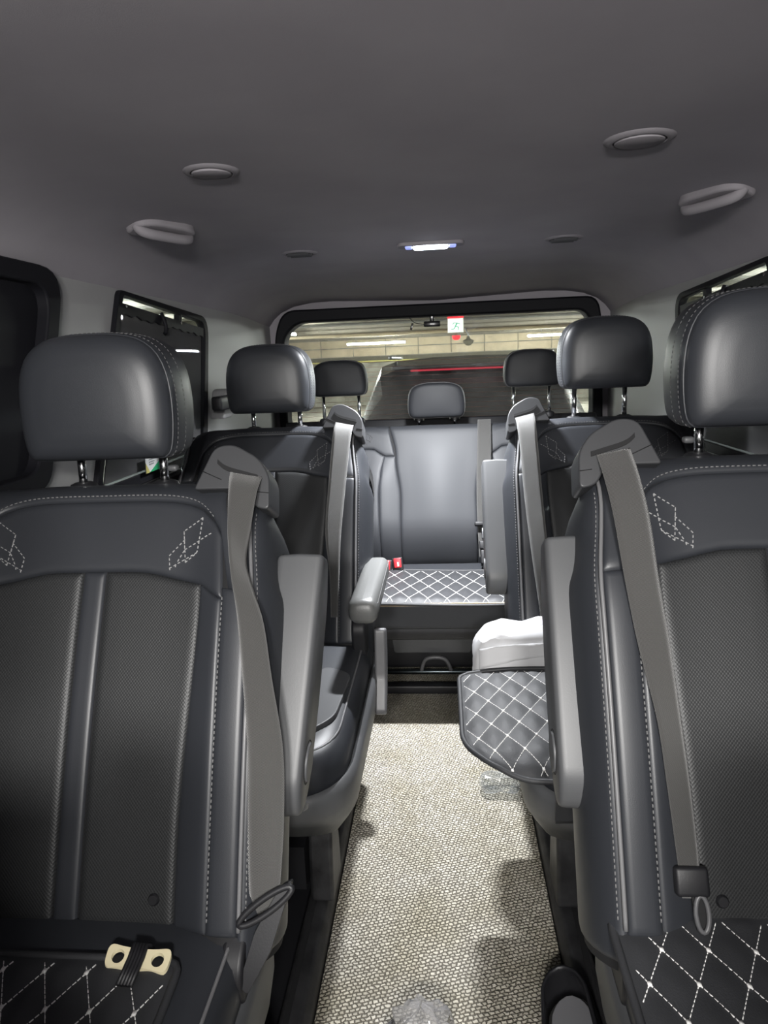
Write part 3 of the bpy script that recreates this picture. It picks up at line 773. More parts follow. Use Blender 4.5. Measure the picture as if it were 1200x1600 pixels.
M['leather_arm'] = mat('grey_armrest_leather', (.11, .112, .11), .42, bump=('vor', 420, .1, .002))
BELT_L2 = [(.203, .632, .021, .252, .622, .021), (.208, .602, .04, .250, .592, .04), (.214, .549, .055, .243, .535, .04), (.220, .507, .062, .240, .492, .042), (.226, .462, .060, .254, .449, .045),
           (.234, .414, .054, .270, .405, .048), (.244, .333, .05, .283, .333, .045), (.254, .243, .047, .300, .243, .040), (.257, .155, .042, .303, .156, .035), (.258, .081, .03, .299, .082, .026), (.255, .02, .0, .29, .02, .0)]
BELT_R2 = [(.238, .620, .022, .191, .629, .022), (.234, .581, .04, .187, .584, .04), (.228, .526, .05, .180, .525, .045), (.220, .440, .05, .175, .439, .045), (.209, .357, .045, .169, .357, .045),
           (.192, .263, .040, .161, .263, .035), (.185, .186, .032, .157, .187, .032), (.179, .105, .025, .153, .105, .025), (.176, .055, .022, .155, .055, .022)]
BELT_L3 = [(.187, .620, .021, .237, .609, .021), (.184, .590, .04, .235, .585, .04), (.180, .537, .045, .230, .536, .045), (.173, .429, .045, .220, .427, .045), (.167, .306, .045, .210, .305, .045), (.180, .186, .04, .205, .186, .04), (.183, .08, .03, .2, .08, .03)]
BELT_R3 = [(.242, .615, .021, .191, .627, .021), (.240, .585, .04, .190, .590, .04), (.236, .525, .045, .188, .523, .045), (.230, .38, .045, .183, .38, .045), (.220, .245, .045, .177, .245, .045), (.208, .12, .04, .171, .12, .04), (.2, .05, .03, .171, .05, .03)]
s1 = captain_seat(-.500, .74, 1, 'black leather captain seat nearest on the left, its armrest folded up', dict(near=True, belt=BELT_L2, arm='up', ax=(.265, .337, .028), strap_tab=True))
s2 = captain_seat(.472, .74, -1, 'black leather captain seat nearest on the right, its armrest folded up', dict(near=True, dz=.02, belt=BELT_R2, arm='up', ax=(.239, .309, .0)))
s3 = captain_seat(-.465, 1.67, 1, 'black leather captain seat in the second row left, grey armrest folded down', dict(belt=BELT_L3, arm='down', cushion_panel=True))
s4 = captain_seat(.458, 1.67, -1, 'black leather captain seat in the second row right, quilted pad over its cushion', dict(belt=BELT_R3, arm='up', ax=(.255, .333, .0), hz=.035))

# front row, behind the viewer's shoulders: they shade the lower part of the cabin
captain_seat(-.47, -.20, 1, 'black leather front seat beside the viewpoint on the left, outside the frame', dict(belt=BELT_L3, arm='up'))
captain_seat(.47, -.20, -1, 'black leather front seat beside the viewpoint on the right, outside the frame', dict(belt=BELT_R3, arm='up', ax=(.255, .333, .0)))
# belt hook on the nearest left seat
root, place, surf = s1
ring_ = []
for k in range(28):
    a = 2*math.pi*k/28; du, dv = .040*math.cos(a), .0085*math.sin(a); ca_, sa_ = math.cos(R(34)), math.sin(R(34))
    ring_.append(place(.282+du*ca_-dv*sa_, .052+du*sa_+dv*ca_, .034))
tube('belt_hook', ring_, .0042, 'plastic_dark', root[0] if isinstance(root, tuple) else root, 8, closed=True)
prism('hook_bracket', round_poly([(.30, .075), (.315, .082), (.29, .0), (.262, -.05), (.25, -.04), (.268, .02)], .006), lambda a, b, t: place(a, b, t), .018, .030, 'plastic_dark', root, bev=.003)
# belt tongue and buckle slot on the nearest right seat
root, place, surf = s2
bm_rot = Matrix.Rotation(-RA, 3, 'X')
tg = box('belt_tongue', place(.165, .075, .026), (.040, .016, .034), 'plastic_dark', root, bev=.005, rot=bm_rot)
tube('slot_ring', [place(.1565+.0075*math.cos(a), .040+.020*math.sin(a), .030) for a in [2*math.pi*k/20 for k in range(20)]], .003, 'plastic_light', tg, 7, closed=True)
prism('tongue_plate', round_poly([(.150, .062), (.166, .062), (.163, .018), (.152, .018)], .004), lambda a, b, t: place(a, b, t), .022, .026, 'core', tg)
# grey side lever on the second row left seat
root, place, surf = s3
lv = round_poly([(-.02, .485), (.02, .47), (.012, .40), (-.03, .315), (-.075, .27), (-.085, .285), (-.045, .36), (-.03, .43)], .012, 4)
prism('side_lever', lv, lambda a, b, t: (.297+t, a, b), 0, .030, 'plastic_light', root, bev=.006)

# ------------------------------------------------------------------ rear bench
bench = empty('bench_seat', (0, 2.42, 0), 'black leather three place bench seat at the rear under the tailgate window', 'seat')
BA = R(25); BS, BC = math.sin(BA), math.cos(BA)
def bplace(u, s, off): return Vector((u, s*BS-off*BC, .42+s*BC+off*BS))
def bsurf(u, s, off=0):
    a = abs(u+.003)
    h = .014*smooth(.14, .22, a)*(1-smooth(.23, .34, a))*(1-smooth(.30, .44, s)) + .012*(1-smooth(0, .14, a))*math.sin(math.pi*min(1, max(0, s)/.56))
    h -= .085*max(0, 1-s/.17)**2
    if s > .515:
        ph = (s-.515)/.03; return bplace(u, .515+.03*math.sin(ph), h*.2-.03*(1-math.cos(ph))+off)
    return bplace(u, s, h*(1 if s < .4 else 1-.6*smooth(.4, .515, s))+off)
bb = grid('backrest', [-.64+.02*k for k in range(65)], [-.03+k*.018 for k in range(35)], lambda u, s: bsurf(u, s, -.006), 'core', bench)
def bpanel(name, q0, q1, sb, st, T=.006, Rr=.014, step=.022):
    smid = .25; wdt = abs(q1(smid)-q0(smid)); hgt = abs(st((q0(smid)+q1(smid))/2)-sb((q0(smid)+q1(smid))/2))
    A = clustered(wdt, step=step); B = clustered(hgt, step=step)
    def f(a, b):
        tb = b/hgt; qc = (q0(smid)+q1(smid))/2; sa = sb(qc)+(st(qc)-sb(qc))*tb
        q = q0(sa)+(q1(sa)-q0(sa))*a/wdt; s = sb(q)+(st(q)-sb(q))*tb
        d = min(a, wdt-a, b, hgt-b); k = math.sqrt(max(0, 1-(1-min(1, d/Rr))**2))
        return bsurf(q, s, -T*(1-k))
    return grid(name, A, B, f, 'leather_bench', bb)
def pw(tab):
    def f(s):
        for (a, x), (b, y) in zip(tab, tab[1:]):
            if s <= b: t = max(0, (s-a)/(b-a)); return x+(y-x)*t*t*(3-2*t)
        return tab[-1][1]
    return f
cen = pw([(0, .141), (.25, .141), (.42, .159), (.56, .184)]); sid = pw([(0, .216), (.28, .222), (.36, .214), (.44, .200)])
K = lambda v: (lambda *_: v)
bpanel('centre_panel', lambda s: -.003-cen(s), lambda s: -.003+cen(s), K(.0), K(.595))
for sg in (-1, 1):
    ysm = lambda q: .446-.030*smooth(.24, .19, abs(q+.003)) if False else .446-.030*(1-smooth(.195, .25, abs(q+.003)))
    bpanel('bolster_panel', lambda s, g=sg: -.003+g*(cen(s)+.001), lambda s, g=sg: -.003+g*sid(s), K(.0), ysm, Rr=.02)
    bpanel('insert_panel', lambda s, g=sg: -.003+g*(sid(s)+.001), K(sg*.60), K(.0), ysm, Rr=.02)
    bpanel('yoke_panel', lambda s, g=sg: -.003+g*(cen(s)+.001), K(sg*.63), ysm, K(.595))
    bm = bmesh.new()
    for path in ([(.275, .512), (.250, .492), (.262, .460)], [(.275, .512), (.290, .478), (.262, .455)], [(.262, .502), (.258, .475), (.285, .490)], [(.258, .475), (.275, .466)]):
        dashes(bm, [(bsurf(sg*a, b, .001), (0, -BC, BS)) for a, b in path], .004, .003, .0013, .0008)
    stuff(from_bm('diamond_stitching', bm, 'thread_grey', bb, recalc=False))
box('back_shell', (0, .30, .63), (1.26, .04, .62), 'plastic_dark', bench, bev=.01, rot=Matrix.Rotation(-BA, 3, 'X'))
co = round_poly([(-.63, -.372), (.63, -.372), (.63, .06), (-.63, .06)], [.06, .06, .02, .02], 6)
prism('seat_cushion', co, lambda a, b, t: (a, b, t), .315, .408, 'leather_bench', bench, bev=.022, seg=5)
# base: upper valance, recessed storage face with grip pockets, floor bar
box('valance', (0, -.335, .297), (1.2, .04, .045), 'plastic_dark', bench, bev=.008)
fr = box('storage_front', (0, -.105, .17), (1.2, .05, .19), 'plastic_dark', bench, bev=.01)
def fplace(a, b, t): return (a, -.131-t, b)
prism('raised_panel', round_poly([(-.17, .135), (.10, .135), (.12, .265), (-.19, .265)], .01), fplace, 0, .006, 'plastic', fr, bev=.003)
prism('grip_pocket', round_poly([(-.130, .190), (-.005, .190), (-.005, .255), (-.130, .255)], .006), fplace, .004, .011, 'plastic_dark', fr, bev=.004)
prism('grip_hole', round_poly([(-.113, .208), (-.022, .208), (-.022, .236), (-.113, .236)], .004), fplace, .009, .0118, 'core', fr)
prism('label_plate', round_poly([(.030, .192), (.105, .192), (.105, .254), (.030, .254)], .005), fplace, .004, .009, 'plastic_dark', fr, bev=.002)
M['steel_dark'] = mat('dark_steel_bar', (.10, .12, .13), .3, 1.0)
tube('floor_bar', [(-.56, -.16, .075), (.56, -.16, .075)], .009, 'steel_dark', bench, 10)
pts = catmull([(-.075, -.165, .082), (-.055, -.170, .128), (.005, -.170, .128), (.03, -.165, .082)], 20)
tube('lift_strap', pts, .007, 'plastic_light', bench, 8)
for sx in (-1, 1): box('foot', (sx*.5, -.12, .05), (.06, .34, .09), 'plastic_dark', bench, bev=.01)
box('foot_rail', (0, -.20, .034), (1.1, .04, .03), 'plastic_dark', bench, bev=.006)
def bench_head(cx, z0, z1, hw, posts):
    half = [(0, 0), (hw*.72, 0), (hw*.93, .008), (hw, .035), (hw*.99, .075), (hw*.90, .110), (hw*.70, (z1-z0)*.93), (hw*.35, (z1-z0)*.995), (0, (z1-z0))]
    pr_ = catmull(half, 20); lp = pr_+[(-x, z) for x, z in pr_[-2:0:-1]]; y0 = .275
    prof_d = [(0.0, .0), (.4, .0), (.7, .0), (.85, .001), (.93, .005), (.965, .011), (.972, .016), (.985, .018), (1.0, .03), (1.0, .05), (.97, .07), (.85, .085), (.5, .09), (0, .09)]
    zc = (z1-z0)*.47; prof_d = densify(prof_d)
    o = grid('headrest', list(range(len(lp))), prof_d, lambda i, d: (cx+lp[i][0]*d[0], y0+d[1]+.05*(zc+(lp[i][1]-zc)*d[0]-.1)-(.009*(1-(lp[i][0]*d[0]/hw)**2)*(1-((lp[i][1]-zc)*d[0]/(z1-z0)*1.9)**2) if d[1] < .015 else 0), z0+zc+(lp[i][1]-zc)*d[0]), 'leather_bench', bench, cu=True)
    tube('piping', [(cx+x*.972, y0+.0155+.05*(zc+(z-zc)*.972-.1), z0+zc+(z-zc)*.972) for x, z in lp], .002, 'piping', o, 6, closed=True)
    for sx in (-1, 1):
        tube('post', [(cx+sx*posts, y0+.05, z0+.02), (cx+sx*posts, y0+.045, .88)], .0065, 'chrome', o, 12)
        lathe('post_guide', [(.008, .010), (.014, .010), (.020, .004), (.020, -.01), (.008, -.01)], 'plastic_dark', o, 16, (cx+sx*posts, y0+.045, .925))
bench_head(-.379, 1.022, 1.160, .110, .070)
bench_head(-.004, .925, 1.062, .112, .070)
bench_head(.362, 1.032, 1.172, .108, .068)
# belts of the bench: webbing right of the centre panel, tongue, two red buckles
ribbon('seat_belt', [(.150, .545, .012, .200, .545, .012), (.145, .44, .024, .196, .44, .024), (.138, .30, .022, .192, .30, .022), (.136, .17, .02, .190, .17, .02), (.140, .02, .012, .190, .02, .012)], 'belt', bench, bplace)
tg = empty('holder', (0, 0, 0)); tg.parent = bench; tg.name = 'belt_tongue'
def bl(u, s, o): return bplace(u, s, o)
for (u, s, d, mt_) in ((.148, .140, (.045, .02, .016), 'plastic_dark'), (.158, .105, (.018, .012, .040), 'steel'), (.155, .062, (.030, .02, .030), 'plastic_dark'), (.168, .018, (.05, .03, .05), 'plastic_dark')):
    box('tongue_piece', bl(u, s, .034), d, mt_, tg, bev=.004, rot=Matrix.Rotation(-BA, 3, 'X'))
for (x, zt, wd, ang) in ((-.192, .452, .026, 4), (-.152, .460, .026, -6)):
    rot = Matrix.Rotation(R(ang), 3, 'Y') @ Matrix.Rotation(R(-14), 3, 'X')
    b = box('buckle', (x, -.055, zt-.028), (wd+.012, .020, .062), 'plastic_dark', bench, bev=.004, rot=rot)
    box('release_button', (x, -.0685, zt-.012), (wd, .006, .034), 'red', b, bev=.003, rot=rot)
    box('button_mark', (x+.002, -.0725, zt-.016), (.006, .002, .014), 'label_white' if wd and ang < 0 else 'red', b, rot=rot)

# ------------------------------------------------------------------ quilted pads
def quilted_pad(name, loc, W, Lh, radii, surf, label, a=.053, b=.092, ph=(0, 0), th=.0045, group='quilted seat pads', thread=.0013, fade=None):
    """surf(u,v)->(x,y,z) local; u in 0..W across, v in 0..Lh away from the viewer; radii front-left, front-right"""
    root = empty(name, loc, label, 'seat pad', group)
    rl, rr = radii
    def ext(v):
        lo, hi = 0.0, W
        if v < rl: lo = rl-math.sqrt(max(0, rl*rl-(rl-v)**2))
        if v < rr: hi = W-(rr-math.sqrt(max(0, rr*rr-(rr-v)**2)))
        rb = .02
        if v > Lh-rb: k = rb-math.sqrt(max(0, rb*rb-(v-Lh+rb)**2)); lo = max(lo, k); hi = min(hi, W-k)
        return lo, hi
    def fam(u, v): return (u-ph[0])/a+(v-ph[1])/b, (u-ph[0])/a-(v-ph[1])/b
    def puff(u, v):
        p, q = fam(u, v); dp = abs(p-round(p)); dq = abs(q-round(q)); lo, hi = ext(v)
        e = min(u-lo, hi-u, v, Lh-v)
        return th*math.sqrt(min(dp, .5)*2*min(dq, .5)*2)*smooth(.004, .02, e)**.5 if e > 0 else 0
    def P(u, v, z=0):
        p = Vector(surf(u, v)); e = .003
        n = (Vector(surf(u+e, v))-Vector(surf(u-e, v))).cross(Vector(surf(u, v+e))-Vector(surf(u, v-e))).normalized()
        if n.z < 0 and abs(n.z) > .05: n = -n
        return p+n*z, n
    nu, nv = int(W/.0048), int(Lh/.0048)
    nu, nv = min(nu, 130), min(nv, 110)
    vv = []
    for j in range(nv+1):
        v = Lh*j/nv if j > 8 else Lh*8/nv*(j/8)**2; lo, hi = ext(v)
        for i in range(nu+1):
            u = lo+(hi-lo)*i/nu; vv.append(P(u, v, puff(u, v))[0])
    o = mesh('quilted_cover', vv, grid_faces(nu+1, nv+1), 'quilt', root)
    md = o.modifiers.new('thickness', 'SOLIDIFY'); md.thickness = .006; md.offset = -1 if o.data.polygons[0].normal.z > 0 else 1
    # edge binding
    per = [(ext(v)[0], v) for v in [Lh*k/40 for k in range(41)]]
    per = [(ext(0)[0]+(ext(0)[1]-ext(0)[0])*(1-k/12), 0) for k in range(12)] + per + [(ext(Lh)[0]+(ext(Lh)[1]-ext(Lh)[0])*k/12, Lh) for k in range(1, 12)] + [(ext(v)[1], v) for v in [Lh*(1-k/40) for k in range(41)]]
    fine = lambda n, L0: [L0*(1-math.cos(math.pi*k/(2*n))) for k in range(n+1)]
    vs_per = sorted(set([Lh*k/40 for k in range(41)] + [min(rl, Lh)*(k/24)**2 for k in range(25)] + [min(rr, Lh)*(k/24)**2 for k in range(25)]))
    per = [(ext(0)[0]+(ext(0)[1]-ext(0)[0])*(1-k/12), 0) for k in range(1, 12)] + [(ext(v)[0], v) for v in vs_per] + [(ext(Lh)[0]+(ext(Lh)[1]-ext(Lh)[0])*k/12, Lh) for k in range(1, 12)] + [(ext(v)[1], v) for v in vs_per[::-1]]
    clean = []
    for p in per:
        if not clean or math.hypot(p[0]-clean[-1][0], p[1]-clean[-1][1]) > .002: clean.append(p)
    tube('edge_binding', [P(u, v, -.001)[0] for u, v in clean], .0052, 'quilt', root, 7, closed=True)
    # white seams and knots
    bm = bmesh.new(); mg = .009
    def inside(u, v):
        if not (mg < v < Lh-mg): return False
        lo, hi = ext(v); return lo+mg < u < hi-mg
    kmax = int(W/a+Lh/b)+3
    for f in (1, -1):
        for k in range(-kmax, kmax):
            run = []
            for t in range(0, 400):
                v = Lh*t/399; u = ph[0]+a*(k-f*(v-ph[1])/b)
                if inside(u, v): run.append(P(u, v, .0008))
                elif len(run) > 3: dashes(bm, run, .0050, .0016, thread, .0008); run = []
                else: run = []
            if len(run) > 3: dashes(bm, run, .0050, .0016, thread, .0008)
    stuff(from_bm('stitching', bm, 'thread', root, recalc=False))
    bm = bmesh.new()
    for i in range(-2*kmax, 2*kmax):
        for j in range(-2*kmax, 2*kmax):
            if (i+j) % 2: continue
            u = ph[0]+a*i/2; v = ph[1]+b*j/2
            if inside(u, v):
                p, n = P(u, v, .001); box_bm(bm, p, (thread*3.4, thread*4.6, .0024))
    stuff(from_bm('stitch_knots', bm, 'thread', root, recalc=False))
    return root
# nearest left pad
p1 = quilted_pad('seat_pad', (-.78, .40, .441), .468, .282, (.03, .03), lambda u, v: (u, v, .006*smooth(.2, .285, v)), 'black quilted pad with white diamond stitching on the nearest left seat', ph=(.014, .03))
hookp = empty('pad_fastener', (-.362, .672, .450), 'cream plastic fastener with two round holes and a black strap, behind the left pad', 'fastener')
hookp.scale = (.8, .75, .8); hookp.rotation_euler = (0, 0, R(-4))
hp = round_poly([(-.050, -.016), (-.022, -.012), (.022, -.012), (.050, -.016), (.052, .016), (.022, .012), (-.022, .012), (-.052, .016)], .012, 5)
hl = lambda cx: [(cx+.010*math.cos(2*math.pi*k/18), .009*math.sin(2*math.pi*k/18)) for k in range(18)]
o = plate_holes('plate', hp, [hl(-.032), hl(.032)], lambda a, b, t: (a, b*.95, .004+t+b*.55), 0, .006, 'cream', hookp); bevel(o, .0012, 2)
for sx in (-1, 1): lathe('hole_backing', [(.001, .0), (.011, 0), (.011, .001), (.001, .001)], 'core', hookp, 14, (sx*.032, .001, .0025))
pts = [(0, -.045, .004), (0, -.020, .010), (0, -.004, .014), (0, .012, .022), (0, .022, .012), (0, .03, -.0)]
bm = bmesh.new()
for dx in (-.010, -.005, 0, .005, .010): tube_bm(bm, [(p[0]+dx, p[1], p[2]) for p in pts], .0035, 6)
from_bm('strap', bm, 'plastic_dark', hookp)
# nearest right pad
def sR(u, v): return (u, v, .006*smooth(.30, .36, v)+.003*math.sin(u*14))
p2 = quilted_pad('seat_pad', (.212, .42, .462), .55, .335, (.03, .03), sR, 'black quilted pad with white diamond stitching on the nearest right seat', ph=(.022, .0525))
# second row right pad: hangs over the aisle edge and the cushion front
def s4f(u, v):
    over = max(0, .15-u)
    z = -.35*over**2*2 - .012*(1-smooth(0, .07, v)) - .05*(1-smooth(0, .03, v))*.2
    return (u, v, z)
p4 = quilted_pad('seat_pad', (.043, 1.062, .466), .60, .392, (.145, .05), s4f, 'black quilted pad sticking out into the aisle from the second row right seat', ph=(.030, .02))
fv = [k/14 for k in range(15)]
def flapf(u, v): return (.16+.36*u, .020+.030*math.sin(v*1.6)-.006, -.022-.105*v-.018*(u-.5)**2)
fo = grid('front_flap', fv, fv, flapf, 'quilt', p4); md = fo.modifiers.new('thickness', 'SOLIDIFY'); md.thickness = .006
bm = bmesh.new()
for k in range(-3, 6):
    for f in (1, -1):
        run = [(flapf(k*.2+f*t/12*.5, t/12), (0, -1, .15)) for t in range(13) if .03 < k*.2+f*t/12*.5 < .97]
        if len(run) > 2: dashes(bm, [((p[0], p[1]-.004, p[2]), n) for p, n in run], .005, .0016, .0013, .001)
stuff(from_bm('flap_stitching', bm, 'thread', p4, recalc=False))
# bench pad
def s5f(u, v): return (u, v, .004*math.sin(u*9+1)-.010*(1-smooth(0, .03, v)))
p5 = quilted_pad('seat_pad', (-.30, 2.035, .417), .60, .325, (.03, .03), s5f, 'black quilted pad with white diamond stitching on the rear bench', ph=(.02, .03), a=.060, b=.115, thread=.0013)
ed = box('backing_edge', (.30, .004, -.012), (.56, .006, .008), 'tan_edge', p5)

# ------------------------------------------------------------------ things lying about
shoe = empty('shoe', (.212, .868, .033), 'black slip-on shoe with grey insole at the right edge of the carpet', 'shoe')
shoe.scale = (1.16, 1.1, 1.1); shoe.rotation_euler = (0, R(-15), R(-4))
SW = [(-.145, .012), (-.13, .036), (-.09, .049), (-.03, .051), (.03, .044), (.08, .040), (.115, .036), (.135, .024), (.145, .006)]   # y, half width (toe at -y)
def shw(y):
    for (a, x), (b, z) in zip(SW, SW[1:]):
        if y <= b: t = (y-a)/(b-a); return x+(z-x)*t
    return SW[-1][1]
ysh = [-.145+.29*k/36 for k in range(37)]
oval = [(shw(y), y) for y in ysh] + [(-shw(y), y) for y in ysh[::-1]]
prism('sole', oval, lambda a, b, t: (a*1.06, b*1.02, t), 0, .014, 'rubber', shoe, bev=.003)
def upper(i, lay):
    a, y = oval[i]; z, k, thr = lay
    top = .055+.014*smooth(.05, .14, y)+.006*smooth(-.02, -.14, -y) if y > -.03 else .055
    open_ = 1.0 if y > -.035 else max(0.0, 1-(-.035-y)/.02)
    zz = .012+z*(top-.012); kk = k if open_ > .99 else k*(open_)+(1-open_)*(1-.95*z**2.2)
    if open_ < .99: zz = .012+(top-.012)*(z**.6)*(1 if z < .99 else 1)
    return (a*kk, y*(1-.03*z), zz)
lays = [(0, 1.02, 0), (.3, 1.04, 0), (.6, 1.0, 0), (.85, .93, 0), (1.0, .86, 0)]
o = grid('upper', list(range(len(oval))), lays, upper, 'shoe', shoe, cu=True)
md = o.modifiers.new('thickness', 'SOLIDIFY'); md.thickness = .004; md.offset = -1
tube('topline', [(a*.86, y*.97, .012+(.055+.014*smooth(.05, .14, y)-.012)) for a, y in oval if y > -.035], .0026, 'shoe', shoe, 6)
ins = [(shw(y)*.80, y) for y in ysh if y > -.135]; ins = ins + [(-a, y) for a, y in ins[::-1]]
insole = prism('insole', ins, lambda a, b, t: (a, b*.95, t), .014, .020, 'insole', shoe, bev=.002)
def text(body, size, loc, rotz, material, parent):
    c = bpy.data.curves.new('print', 'FONT'); c.body = body; c.size = size; c.align_x = 'CENTER'; c.extrude = .0002; c.materials.append(M[material])
    t = bpy.data.objects.new('print', c); COL.objects.link(t); bpy.context.view_layer.update()
    me = bpy.data.meshes.new_from_object(t.evaluated_get(bpy.context.evaluated_depsgraph_get())); bpy.data.objects.remove(t)
    o = bpy.data.objects.new('print', me); COL.objects.link(o); o.location = loc; o.rotation_euler = (0, 0, rotz); o.parent = parent; return o
text('PATENT', .010, (.000, .060, .0203), math.pi, 'insole_print', insole)
bm = bmesh.new()      # second printed line, too worn to read
for k in range(13):
    if k not in (3, 6): box_bm(bm, (-.022+k*.0036, .0712, .0203), (.0022, .0048-.0012*(k % 3), .0003))
stuff(from_bm('worn_print', bm, 'insole_print', insole, smooth=False))
prism('print_bar', [(-.014, .052), (.016, .052), (.016, .0495), (-.014, .0495)], lambda a, b, t: (a, b, t), .0201, .0206, 'insole_print', insole)
prism('print_mark', [(-.008, .047), (0, .047), (.006, .040), (.004, .039), (0, .043), (-.006, .043)], lambda a, b, t: (a, b, t), .0201, .0206, 'insole_print', insole)

def crumple(name, loc, prof, n, material, amp, seed, label, cat, part, freq=4):
    root = empty(name, loc, label, cat)
    def f(i, v):
        r, z, tw = v; a = 2*math.pi*i/n+tw
        k = noise.noise(Vector((math.cos(a)*freq*.5, math.sin(a)*freq*.5, z*22+seed)))
        k2 = noise.noise(Vector((math.cos(a)*freq, math.sin(a)*freq, z*50+seed*2)))
        rr = r*(1+amp*k+amp*.5*k2+.16*math.cos(6*a+3*z*10))
        return (rr*math.cos(a), rr*math.sin(a), z+amp*.06*k2)
    o = grid(part, list(range(n)), prof, f, material, root, cu=True)
    sharp(o, 30)
    return root
bag = crumple('plastic_bag', (-.037, .915, .0125), [(.072, 0, 0), (.078, .012, .05), (.072, .03, .1), (.060, .055, .2), (.046, .08, .3), (.032, .098, .4), (.021, .110, .5), (.017, .118, .55), (.002, .121, .55)], 40, 'bag_film', .30, 3.3,
              'clear crumpled plastic bag standing on the carpet in the foreground', 'bag', 'film')
bottle = empty('plastic_packet', (.150, 1.665, .013), 'clear crinkled plastic packet on the carpet under the overhanging quilted pad', 'packet')
def pkf(i, v):
    r, x = v; a = 2*math.pi*i/18
    k = noise.noise(Vector((math.cos(a)*3, math.sin(a)*3, x*60)))
    return (x, r*math.cos(a)*(1+.25*k), .026+.8*r*math.sin(a)*(1+.3*k))
o = grid('film', list(range(18)), [(.006, -.055), (.02, -.05), (.03, -.04), (.032, -.02), (.030, 0), (.033, .02), (.03, .04), (.018, .052), (.006, .056)], pkf, 'film', bottle, cu=True)
for p in o.data.polygons: p.use_smooth = False

# white soft bag lying on the cushion behind the pad, sticking out over the aisle
wb = empty('paper_bag', (.235, 1.535, .447), 'white creased paper bag lying behind the quilted pad on the second row right seat', 'bag')
def wbf(i, v):
    n = 44; a = 2*math.pi*i/n; k, z = v
    cx_, sy_ = math.cos(a), math.sin(a); e = .45
    x = math.copysign(abs(cx_)**e, cx_)*.158*k; y = math.copysign(abs(sy_)**e, sy_)*.078*k
    q = noise.noise(Vector((x*18+3, y*18, z*20))); q2 = noise.noise(Vector((x*45, y*45+4, z*50)))
    droop = -.045*smooth(-.06, -.16, -(-x)) if False else -.030*smooth(.05, .16, -x)
    return (x+.006*q, y*(1-.25*max(0, z)/.09)+.006*q2, z*(1+.12*q)+.010*q+.004*q2*(z > .02)+droop*(1-.6*z/.09)-.012*(x > .03)*0)
prof_b = [(.55, 0), (.85, .0), (.97, .006), (1.0, .018), (.985, .034), (.995, .050), (.97, .066), (.93, .078), (.84, .086), (.6, .090), (.3, .091), (.02, .091)]
o = grid('paper', list(range(44)), prof_b, wbf, 'white_paper', wb, cu=True)
sharp(o, 28)
fl = grid('folded_flap', [k/10 for k in range(11)], [k/6 for k in range(7)], lambda u, v: (-.145+.20*u, -.070-.010*v+.004*noise.noise(Vector((u*6, v*6, 2))), .074-.045*v*(1-.55*u)-.014*(1-u)**3), 'white_paper', wb)
md = fl.modifiers.new('thickness', 'SOLIDIFY'); md.thickness = .002

# ------------------------------------------------------------------ the garage outside
GZ, GC = -.45, 1.98
struct(box('ground', (0, 9, GZ-.05), (30, 46, .1), 'concrete'))
struct(box('ceiling', (0, 9, GC+.05), (30, 46, .1), 'concrete'))
wb_ = struct(box('wall_back', (0, 26.15, .8), (30, .2, 2.6), 'concrete'))
struct(box('wall_outer_left', (-8.2, 9, .8), (.2, 46, 2.6), 'concrete')); struct(box('wall_outer_right', (8.2, 9, .8), (.2, 46, 2.6), 'concrete'))
struct(box('wall_entry', (0, -12, .8), (30, .2, 2.6), 'concrete'))
for k in range(14):
    x = -8+k*1.2
    for zz, h in ((1.49, .30), (1.80, .28)):
        box('wall_panel', (x+.58, 26.03, zz), (1.17, .05, h-.015), 'panel_cream', wb_, bev=.004)
struct(box('trim_11', (0, 25.97, 1.25), (18, .06, .14), 'band'))
for k in range(9):
    yy = 8.5+k*2.0
    struct(box('beam', (0, yy, GC-.035), (16, .22, .07), 'beam', bev=.004))
for k, (yy, zz, r, mt_) in enumerate(((9.5, 1.86, .035, 'beam'), (11.6, 1.87, .05, 'concrete'), (13.2, 1.84, .03, 'steel'), (16.4, 1.86, .05, 'beam'), (19.0, 1.85, .04, 'panel_cream'))):
    p = tube('service_pipe', [(-8.15, yy, zz), (8.15, yy, zz)], r, mt_, None, 10)
    tag(p, ['thin brown service pipe under the garage ceiling, nearest the van', 'thick concrete grey pipe under the garage ceiling', 'thin steel pipe under the garage ceiling', 'thick brown pipe under the garage ceiling, further back', 'cream duct pipe under the garage ceiling, furthest back'][k], 'pipe', 'garage service pipes')
def tube_light(loc, length, rot, label):
    t = empty('tube_light', loc, label, 'lamp', 'garage tube lights'); t.rotation_euler = (0, 0, rot)
    box('housing', (0, 0, .035), (length+.06, .035, .03), 'label_white', t, bev=.006)
    for sx in (-1, 1): tube('hanger', [(sx*length*.35, 0, .05), (sx*length*.35, 0, 1.985-loc[2])], .008, 'steel', t, 6)
    tube('tube', [(-length/2, 0, 0), (length/2, 0, 0)], .026, 'tube', t, 10)
tube_light((-1.95, 21.5, 1.68), 1.75, 0, 'lit white tube light seen left in the rear window')
tube_light((3.9, 21.5, 1.70), 2.6, 0, 'lit white tube light seen right in the rear window')
for x, yy, l in ((-4.2, 3.0, 'left'), (4.2, 3.0, 'right')):
    tube_light((x, yy, 1.86), 2.4, math.pi/2, 'lit white tube light beside the van on the %s' % l)
    tube_light((x, yy+5, 1.86), 2.4, math.pi/2, 'lit white tube light behind the van on the %s' % l)
for x in (-3.2, 3.6):
    tube_light((x, 14.5, 1.80), 2.2, math.pi/2, 'lit white tube light deep in the garage on the %s' % ('left' if x < 0 else 'right'))
o = box('light_strip', (-3.4, 25.9, 1.155), (5.2, .05, .045), 'strip_light' if 'strip_light' in M else 'yellow'); tag(o, 'long yellowish light strip low on the garage back wall, left', 'light strip', 'wall light strips')
